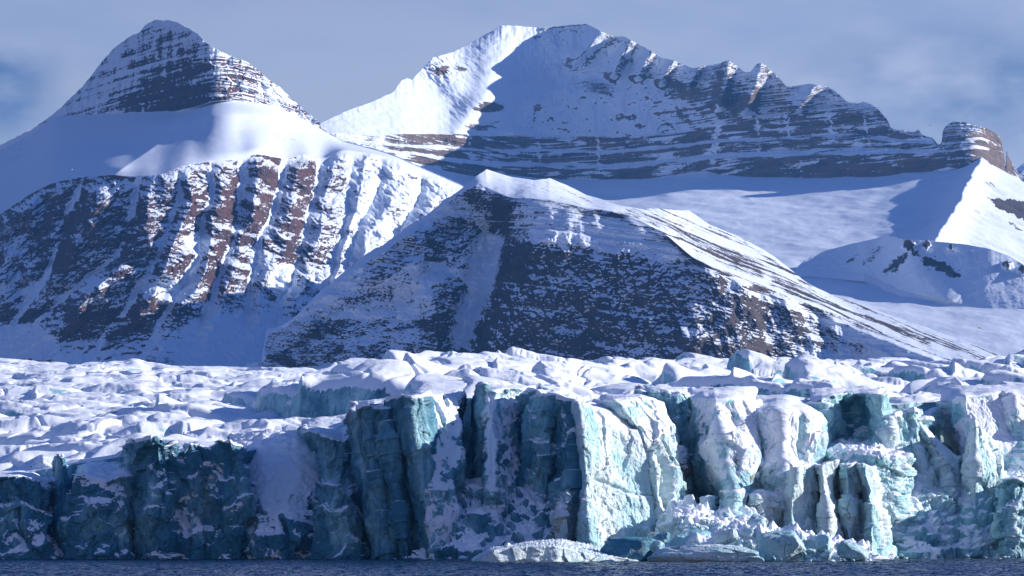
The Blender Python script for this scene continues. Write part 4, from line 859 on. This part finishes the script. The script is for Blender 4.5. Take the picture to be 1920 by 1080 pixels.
    T('rear snow wall closing the tops of the pillars right of the bulge', [(1064,1530),(850,1535)], [(1064,1700),(850,1700)], [(1530,862),(1560,852),(1600,846),(1650,850),(1700,862)], 872, FLT, (60, [(1530,824),(1700,824)]), name='ice_ledge', cat='ice ledge', group=None, frost=0.5, snow=0.1, lump=0.9, chip=0.8)
    T('split ice pillar with a deep shaded slot right of the thin black crack', [(1064,1584),(940,1582),(872,1580)], [(1064,1672),(1000,1664),(920,1656),(880,1640)], [(1580,874),(1600,868),(1618,872),(1640,882)], 850, [(0,26),(0.06,4),(0.14,3),(0.3,12),(0.42,26),(0.5,22),(0.58,2),(0.64,0),(0.85,8),(1,34)], (34, [(1575,862),(1660,866)]), name='ice_pillar', cat='ice pillar', group='ice pillars at the foot of the right front', frost=0.52, chip=0.8)
    T('small pointed ice spire at the waterline right of the floating blocks', [(1064,1618),(1000,1626)], [(1064,1660),(1000,1648)], [(1626,1004),(1636,987),(1642,990),(1648,1006)], 842, [(0,10),(.2,1),(.35,0),(.7,4),(1,12)], (5, None), name='ice_spire', cat='ice spire', group=None, frost=0.75, chip=0.6)
    T('hollowed turquoise alcove wall under an overhanging snow brow', [(1064,1505),(800,1512),(745,1512)], [(1064,1680),(800,1672),(745,1660)], [(1512,758),(1530,750),(1560,740),(1600,736),(1640,740),(1660,744)], 893, [(0,30),(0.06,4),(0.2,0),(0.35,10),(0.5,24),(0.68,20),(0.8,4),(0.92,0),(1,30)], (50, [(1510,726),(1670,726)]), name='ice_alcove', cat='ice cliff', frost=0.32, chip=1.3, flute=0.8, snow=-0.08)
    T('steep lit ice ridge sloping down right from the alcove', [(1064,1640),(900,1640),(820,1650),(780,1655)], [(1064,1830),(900,1822),(850,1800),(790,1740)], [(1655,792),(1668,776),(1690,772),(1712,780),(1740,798)], 884, [(0,30),(0.05,8),(0.12,0),(0.3,8),(0.5,12),(0.56,20),(0.75,12),(0.95,22),(1,40)], (40, [(1640,764),(1760,770)]), frost=0.62, chip=1.0, flute=1.4, snow=0.04, lean=9, dirty=[(1812,860,12,24,0,0.22)])
    T('large smooth snow dome at the right edge', [(1064,1800),(850,1800),(790,1770),(752,1764)], [(1064,1990),(752,1990)], [(1764,758),(1785,750),(1800,742),(1860,742),(1920,738),(1990,740)], 898, [(0,34),(0.08,10),(0.2,0),(0.45,8),(0.5,16),(0.6,6),(1,20)], (60, [(1760,722),(1990,720)]), name='snow_dome', cat='snow dome', snow=0.52, frost=0.5, chip=0.5, flute=0.6, lean=16, bumps=[(1870,800,40,60,0,2.5),(1910,860,50,30,0,3)], patches=[(1780,775,20,20,0,-0.5)], cracks=[([(1905,800),(1920,860)], 5, 2)])
    T('pale green bare ice slab leaning on the right dome', [(1064,1810),(880,1812),(820,1818),(790,1826)], [(1064,1905),(880,1886),(820,1868),(790,1836)], [(1820,800),(1828,789),(1834,796),(1840,805)], 884, LIT, (14, None), name='ice_slab', cat='ice slab', frost=0.66, chip=0.6, snow=-0.05, dirty=[(1815,860,10,20,0,0.2)])
    T('crumbling rubble ice wall low at the right edge', [(1064,1662),(960,1664),(905,1672)], [(1064,1990),(905,1990)], [(1672,935),(1690,922),(1720,915),(1760,922),(1800,930),(1840,915),(1870,905),(1900,912),(1990,900)], 862, [(0,22),(0.04,6),(0.12,0),(0.3,6),(0.4,12),(0.46,8),(0.62,14),(0.7,10),(0.86,22),(1,30)], (46, [(1660,890),(1990,872)]), name='rubble_wall', cat='ice wall', group=None, frost=0.5, chip=1.3, lump=1.3, snow=0.04, lean=6, slopeface=[(900,24),(980,9),(1045,0)], dirty=[(1730,1000,30,30,0,0.12)])
    T('blue grey block face at the right edge above the rubble wall', [(1064,1870),(920,1876),(905,1880)], [(1064,1990),(905,1990)], [(1876,912),(1890,903),(1915,898),(1990,900)], 858, LIT, (30, None), name='ice_block', cat='ice block', frost=0.5, chip=1.0, lump=0.4)
    T('heap of crushed ice below the big snow dome', [(1064,1236),(1000,1240)], [(1064,1440),(1000,1430)], [(1240,1000),(1262,985),(1290,968),(1312,975),(1340,985),(1400,990),(1430,1000)], 829, [(0,10),(0.1,3),(0.4,0),(0.8,4),(1,10)], (22, [(1240,960),(1430,962)]), name='ice_heap', cat='ice heap', group=None, frost=0.7, chip=0.9, lump=1.3, snow=0.1, lean=6)
    T('pile of brash ice afloat that carries the broken blocks under the right front', [(1064,1228),(1040,1232)], [(1064,1640),(1040,1628)], [(1228,1046),(1262,1030),(1300,1020),(1380,1012),(1480,1010),(1540,1020),(1590,1034),(1640,1052)], 781, [(0,8),(0.1,2),(0.4,0),(0.8,3),(1,8)], (24, [(1228,1030),(1420,996),(1640,1040)]), name='brash_ice', cat='brash ice', group=None, frost=0.7, chip=0.6, lump=1.2, snow=0.05, lean=3)
    T('rubble apron of snow and ice lumps under the fissure in shadow', [(1064,790),(960,822),(900,850)], [(1064,1092),(1000,1086),(900,1040)], [(835,930),(860,940),(885,936),(900,915),(930,905),(950,935),(975,910),(1000,900),(1025,905),(1050,930)], 845, [(0,16),(0.1,6),(0.3,2),(0.5,6),(0.7,2),(0.9,4),(1,16)], (30, [(800,910),(1060,900)]), name='rubble_slope', cat='ice rubble', group=None, frost=0.15, chip=1.0, lump=1.6, snow=0.06, lean=6, slopeface=[(900,32),(960,15),(1040,0)])
    T('small lit ice pillar leaning on the great tower foot', [(1064,1042),(960,1048),(915,1056)], [(1064,1088),(960,1078),(915,1072)], [(1056,932),(1064,918),(1071,914),(1074,924)], 838, [(0,12),(.15,2),(.35,0),(.7,4),(1,16)], (10, None), name='ice_pillar', cat='ice pillar', group=None, frost=0.7, chip=0.8)
    T('thin pointed lit ice flake against the great tower foot', [(1064,1086),(1000,1088),(940,1094)], [(1064,1136),(1010,1130),(940,1104)], [(1092,952),(1098,936),(1106,946),(1112,960)], 836, [(0,10),(.2,1),(.4,0),(.8,5),(1,14)], (6, None), name='ice_flake', cat='ice flake', group=None, frost=0.72, chip=0.6)
# ------------------------------------------------------------------ floating ice
def lump_mesh(name, sx, sy, sz, seed, sub=5, facet=0.22, flat=0.0, wear=0.5, snow=0.0, frost=0.5, dirt=0.0, undercut=0.0, layers=0.0, box=0.5):
    import bmesh
    bm = bmesh.new(); bmesh.ops.create_icosphere(bm, subdivisions=sub, radius=1)
    co = np.array([v.co[:] for v in bm.verts]); fc = np.array([[v.index for v in f.verts] for f in bm.faces]); bm.free()
    q = np.sign(co) * np.abs(co) ** (1 - 0.45 * box)
    rng = np.random.RandomState(seed)
    for _ in range(int(9 + 6 * facet * 10)):                # planar fracture cuts
        nrm = rng.normal(size=3); nrm /= np.linalg.norm(nrm); d = rng.uniform(0.62, 0.95)
        over = np.maximum(q @ nrm - d, 0); q = q - over[:, None] * nrm * (0.9 - 0.3 * wear)
    x, y, z = q[:, 0], q[:, 1], q[:, 2]
    q = q * (1 + 0.10 * fbm(x * 1.5 + seed, y * 1.5, z * 1.5, 4, seed) + facet * 0.25 * chips(x * 2.4, y * 2.4, z * 2.4, seed))[:, None]
    q = q * (1 + 0.03 * fbm(x * 6, y * 6, z * 6, 3, seed + 1))[:, None]
    P = q * np.array([sx, sy, sz])
    if layers: 
        k = layers * np.sin(P[:, 2] * 5.5 + 1.2 * fbm(P[:, 0] / 4, P[:, 1] / 4, P[:, 2] / 2, 3, seed)); P[:, 1] -= k * np.sign(-P[:, 1]) * -1
    if flat: P[:, 2] = np.where(P[:, 2] > 0, P[:, 2] * (1 - flat * 0.5 * (np.abs(q[:, 0]))), P[:, 2])
    s = snow + 0.5 * sstep(0.5, 0.9, q[:, 2])
    return P, fc, {'snow': s, 'frost': frost + 0.2 * fbm(P[:, 0] / 3, P[:, 1] / 3, P[:, 2] / 3, 3, seed + 3), 'dirt': dirt + 0 * s}
def chunk(name, label, cat, px, py, wpx, hpx, D, seed, group=None, rot=0, tilt=0, deep=1.0, **k):
    """an ice lump centred on a column and row at a depth, sized in rows"""
    m = D / FPX
    P, fc, at_ = lump_mesh(name, wpx * m / 2, wpx * m / 2 * deep, hpx * m / 2, seed, **k)
    o = mesh_from(name, P, fc, M_ICE, at_)
    x, y, z = at(px, py, D); o.location = (x, y, z); o.rotation_euler = (0, R(tilt), R(rot))
    return tag(o, label, cat, group)
def flat_berg():
    """long low floating berg: smooth face to the right front, lumpy snow on its back"""
    nu, nv = 420, 120
    u = np.linspace(0, 1, nu)[None]
    pxl, pxr = 884.0, 1204.0
    px = pxl + (pxr - pxl) * u
    topf = ip(px, [(884,1051),(900,1044),(915,1036),(930,1030),(950,1027),(985,1024),(1010,1023),(1040,1024),(1075,1032),(1110,1040),(1150,1046),(1190,1050),(1204,1054)])
    back = ip(px, [(884,1049),(905,1036),(925,1027),(945,1024),(952,1017),(958,1023),(990,1016),(1030,1012),(1052,1010),(1070,1014),(1100,1020),(1130,1028),(1170,1040),(1195,1047),(1204,1052)])
    D = 782 + ip(u, [(0,14),(0.05,5),(0.12,0),(0.5,5),(1,18)])
    v = np.linspace(0, 1, 50)[:, None]
    Zb = -3.0; Zt = CZ + (HOR - topf) / FPX * D
    Yf = D + 1.2 * v; Zf = Zb + (Zt - Zb) * v
    w = np.linspace(0, 1, 61)[1:, None]
    Yc = D + 1.2 + (24 + 0 * u) * w; Zc = Zt + (CZ + (HOR - back) / FPX * (D + 25.2) - Zt) * w
    e = np.linspace(0, 1, 12)[1:, None]
    Ye = Yc[-1:] + 2 * e; Ze = Zc[-1:] + (-3 - Zc[-1:]) * e
    Y = np.vstack([Yf, Yc, Ye]); Z = np.vstack([Zf, Zc, Ze]); cap = np.vstack([0 * Yf, 1 + 0 * Yc, 0 * Ye])
    X = (px - W / 2) / FPX * Y
    f1, f2, d, r = worley(X / 0.9, Y / 0.9, 0 * X, 301, 2)
    P = np.stack([X, Y, Z], -1); P = smooth(P, 3, 0.8)
    P[..., 2] += cap * (0.55 * (0.6 - f1) * (1 + r[0] * 0.6)) * sstep(0, 3, Y - D - 1.2) + 0.12 * fbm(X / 2, Y / 2, Z, 3, 303)
    P[..., 1] += (1 - cap) * (0.8 * fbm(X / 5, 0 * X, Z / 3, 3, 302) + 0.5 * chips(X / 4, Y / 4, Z / 4, 304))
    s = np.where(cap > 0.5, 0.42 + 0.3 * (0.6 - f1), 0.12)
    o = grid('iceberg', P, M_ICE, {'snow': s, 'frost': 0.86 + 0 * s - 0.3 * (1 - cap) * sstep(1.2, 0, Z), 'dirt': 0 * s})
    tag(o, 'long low floating iceberg with a smooth pale front and lumpy snow back', 'iceberg')
def ice():
    flat_berg()
    C = chunk
    g = 'broken ice blocks afloat under the right front'
    C('ice_block', 'dark blue tilted slab of clear ice right behind the flat berg', 'ice block', 1178, 1030, 118, 62, 806, 1, g, rot=10, tilt=-14, frost=-0.05, snow=-0.3, facet=0.3, deep=0.5)
    C('ice_block', 'bright blue ice block half hidden behind the dark slab', 'ice block', 1240, 1012, 36, 34, 815, 2, g, frost=0.2, snow=-0.2)
    C('ice_block', 'greyish blue slanted ice block with a smooth top left of the tilted pale slab', 'ice block', 1292, 1012, 92, 48, 810, 3, g, rot=20, tilt=-12, frost=0.35, snow=0.0, deep=0.6)
    C('ice_boulder', 'round pale ice boulder on top of the pile against the pillars', 'ice boulder', 1417, 982, 40, 38, 822, 4, g, frost=0.72, wear=0.9, facet=0.1)
    C('ice_block', 'tilted pale slab of ice lying on the striped berg', 'ice block', 1362, 1007, 54, 30, 800, 5, g, rot=-10, tilt=-16, frost=0.8, snow=0.05, facet=0.12, deep=0.6)
    C('striped_iceberg', 'long low iceberg with dark dirt stripes below the ice pile', 'iceberg', 1322, 1043, 240, 46, 792, 6, None, frost=0.72, snow=0.0, sub=6, facet=0.3, dirt=0.1, deep=0.35, box=0.6)
    C('ice_block', 'large rounded turquoise ice block with a scooped white face, biggest of the pile', 'ice block', 1466, 1026, 108, 66, 798, 7, g, frost=0.6, snow=-0.05, sub=6, facet=0.2, deep=0.6)
    C('ice_boulder', 'smooth round ice boulder right of the biggest block', 'ice boulder', 1543, 1020, 34, 36, 806, 8, g, frost=0.6, wear=0.9, facet=0.1)
    C('ice_block', 'turquoise wedge of clear ice at the right end of the pile', 'ice block', 1600, 1036, 66, 44, 796, 9, g, rot=15, tilt=12, frost=0.45, snow=0.05, facet=0.3, deep=0.7)
    C('ice_block', 'small white ice block wedged under the round boulder', 'ice block', 1404, 1000, 30, 26, 806, 10, g, frost=0.8)
    C('ice_boulder', 'small bluish boulder in front of the dark slab', 'ice boulder', 1232, 1025, 34, 26, 797, 11, g, frost=0.4, wear=0.9)
    C('ice_shelf', 'dim low ice shelf at the waterline left of the flat berg', 'ice shelf', 905, 1042, 110, 14, 850, 12, None, frost=0.1, snow=0.2, deep=0.25, facet=0.1)
    C('ice_floe', 'small low piece of ice adrift near the right edge', 'ice floe', 1830, 1057, 20, 5, 760, 13, 'small pieces of ice adrift', frost=0.9, sub=3)
    C('ice_floe', 'thin sliver of ice adrift off the shaded left cliff', 'ice floe', 576, 1060, 18, 2.5, 720, 14, 'small pieces of ice adrift', frost=0.9, sub=3)
    C('ice_floe', 'scrap of ice cut by the right edge of the picture', 'ice floe', 1912, 1057, 20, 5, 765, 15, 'small pieces of ice adrift', frost=0.9, sub=3)
    # loose chunks: a few shapes, copied
    rnd = random.Random(5)
    protos = []
    for i in range(6):
        P, fc, a_ = lump_mesh('ice_chunk', 1, 0.9, 0.8, 40 + i, sub=3, facet=0.3, frost=0.55 + 0.05 * i, snow=0.1)
        protos.append((P, fc, a_))
    meshes = [mesh_from('ice_chunk', *p[:2], M_ICE, p[2]) for p in protos]
    first = [True] * 6
    def scatter(n, poly, D0, D1, size, where, group, seed):
        rr = random.Random(seed); xs = [p[0] for p in poly]; ys = [p[1] for p in poly]
        k = 0; made = []
        while k < n:
            x, y = rr.uniform(min(xs), max(xs)), rr.uniform(min(ys), max(ys))
            if not bool(inpoly(np.array([x]), np.array([y]), poly)[0]): continue
            t = (y - min(ys)) / (max(ys) - min(ys))
            D = D1 + (D0 - D1) * t
            i = rr.randrange(6)
            if first[i]: o = meshes[i]; first[i] = False
            else: o = meshes[i].copy(); COL.objects.link(o)
            s = size * rr.uniform(0.45, 1.0) ** 1.5 * D / FPX / 2
            o.scale = (s, s * rr.uniform(.7, 1), s * rr.uniform(.6, 1))
            o.rotation_euler = (rr.uniform(-.5, .5), rr.uniform(-.5, .5), rr.uniform(0, 6.3))
            o.location = at(x, y, D)
            tag(o, where, 'ice chunk', group); k += 1; made.append((o, x, y, s))
        noun, rest = where.replace('loose ice chunk', 'ice chunk').split('ice chunk')[0] or 'ice chunk', where.split('ice chunk', 1)[1].strip()
        used = set()
        for word, key in (('biggest', lambda q: q[3]), ('leftmost', lambda q: -q[1]), ('rightmost', lambda q: q[1]), ('topmost', lambda q: -q[2]), ('smallest', lambda q: -q[3])):
            b = max(made, key=key)                          # only the true extreme gets the word
            if b[0].name in used: continue
            used.add(b[0].name)
            b[0]['label'] = '%s of the pale ice chunks %s' % (word, rest)
    scatter(44, [(1235,1030),(1300,1000),(1420,990),(1520,1005),(1600,1025),(1632,1056),(1240,1056)], 790, 815, 26, 'loose ice chunk in the floating pile below the right front', 'ice chunks in the floating pile', 1)
    scatter(24, [(1245,1000),(1290,950),(1340,960),(1420,975),(1400,1005)], 848, 836, 20, 'loose ice chunk heaped at the foot of the big snow dome', 'ice chunks under the dome', 2)
    scatter(24, [(1545,850),(1580,830),(1655,826),(1690,845),(1620,862)], 906, 958, 24, 'ice chunk lying on the ledge below the alcove', 'ice chunks on the alcove ledge', 3)
    scatter(20, [(1670,915),(1700,890),(1800,905),(1850,900),(1820,935),(1700,930)], 918, 940, 26, 'ice chunk on top of the rubble wall at the right', 'ice chunks on the rubble wall', 4)
    scatter(16, [(1640,1056),(1640,1040),(1920,1044),(1920,1054)], 880, 886, 14, 'ice chunk at the waterline below the rubble wall', 'ice chunks along the right waterline', 5)
# ------------------------------------------------------------------ gulls
M_GULL = None
def gulls():
    n = new_mat('white_feathers'); n.out((0.8, 0.8, 0.8, 1), 0.8); mw = n.m
    n = new_mat('grey_feathers'); n.out((0.10, 0.10, 0.12, 1), 0.8); mg = n.m
    def body():
        k, m = 14, 10
        t = np.linspace(0, 1, k); rad = 0.085 * np.sin(np.pi * np.clip(t * 0.93 + 0.03, 0, 1)) ** 0.7 * (1 - 0.35 * (t > .8))
        a = np.linspace(0, 2 * np.pi, m)
        return np.stack([np.stack([rr * np.cos(a), 0 * a + (tt - .5) * 0.55, rr * np.sin(a)], -1) for rr, tt in zip(rad, t)])
    def wing(s, up):
        sp = np.linspace(0, 1, 12); ch = np.linspace(0, 1, 6)
        out = []
        for side in (1, -1):
            for c in (ch if side == 1 else ch[::-1]):
                x = s * (0.05 + 0.62 * sp); wdt = 0.17 * (1 - sp) ** 0.6 + 0.02
                y = 0.08 - 0.18 * sp ** 2 + 0.06 * np.sin(np.pi * sp) - (c - .4) * wdt
                z = up * (0.32 * sp - 0.22 * sp ** 3) + side * 0.008 * np.sin(np.pi * c)
                out.append(np.stack([x, y, z], -1))
        return np.array(out)
    spots = [(1744, 235, 700, 'gull with raised wings in the sky left of the rock butte', 0.9, 0.6), (1636, 283, 720, 'white gull in front of the long dark cliff band', 1.1, 2.0), (1620, 239, 900, 'small pale gull in front of the stepped cliff right of the peaks', 0.7, 1.0),
             (135, 318, 800, 'white speck of a gull before the blue snow slope on the left', 0.9, 2.6), (121, 539, 800, 'white gull low in front of the dark left rock wall', 1.0, 0.2), (395, 714, 800, 'dark looking gull over the left glacier surface', 1.0, 1.2)]
    for x, y, D, lab, up, rz in spots:
        e = bpy.data.objects.new('gull', None); COL.objects.link(e); e.location = at(x, y, D); e.rotation_euler = (0.1, 0.15, rz)
        e.empty_display_size = 0.3
        tag(e, lab, 'gull', 'gulls in flight')
        grid('body', body(), mg if x == 395 else mw, parent=e)
        for s in (1, -1): grid('wing', wing(s, up), mg if x == 395 else mw, parent=e)
def haze():
    import bmesh
    bm = bmesh.new(); bmesh.ops.create_cube(bm, size=1)
    me = bpy.data.meshes.new('haze'); bm.to_mesh(me); bm.free()
    o = bpy.data.objects.new('haze', me); COL.objects.link(o)
    o.scale = (64000, 45000, 3300); o.location = (0, 17000, 3300 / 2 - 20)
    m = bpy.data.materials.new('haze'); m.use_nodes = True; nt = m.node_tree; nt.nodes.clear()
    v = nt.nodes.new('ShaderNodeVolumePrincipled'); v.inputs['Color'].default_value = (0.12, 0.42, 1.0, 1); v.inputs['Density'].default_value = HAZE; v.inputs['Anisotropy'].default_value = 0.1
    ou = nt.nodes.new('ShaderNodeOutputMaterial'); nt.links.new(v.outputs[0], ou.inputs['Volume'])
    me.materials.append(m)
    tag(o, kind='stuff')
HAZE = 2.3e-5
import time
_t = time.time()
PARTS = (back_massif, left_mountain, centre_ridge, snow_basin, knoll, low_hill, far_peak, water, glacier, front, ice, gulls, haze)
for fn in PARTS:
    fn(); print(fn.__name__, round(time.time() - _t, 1))
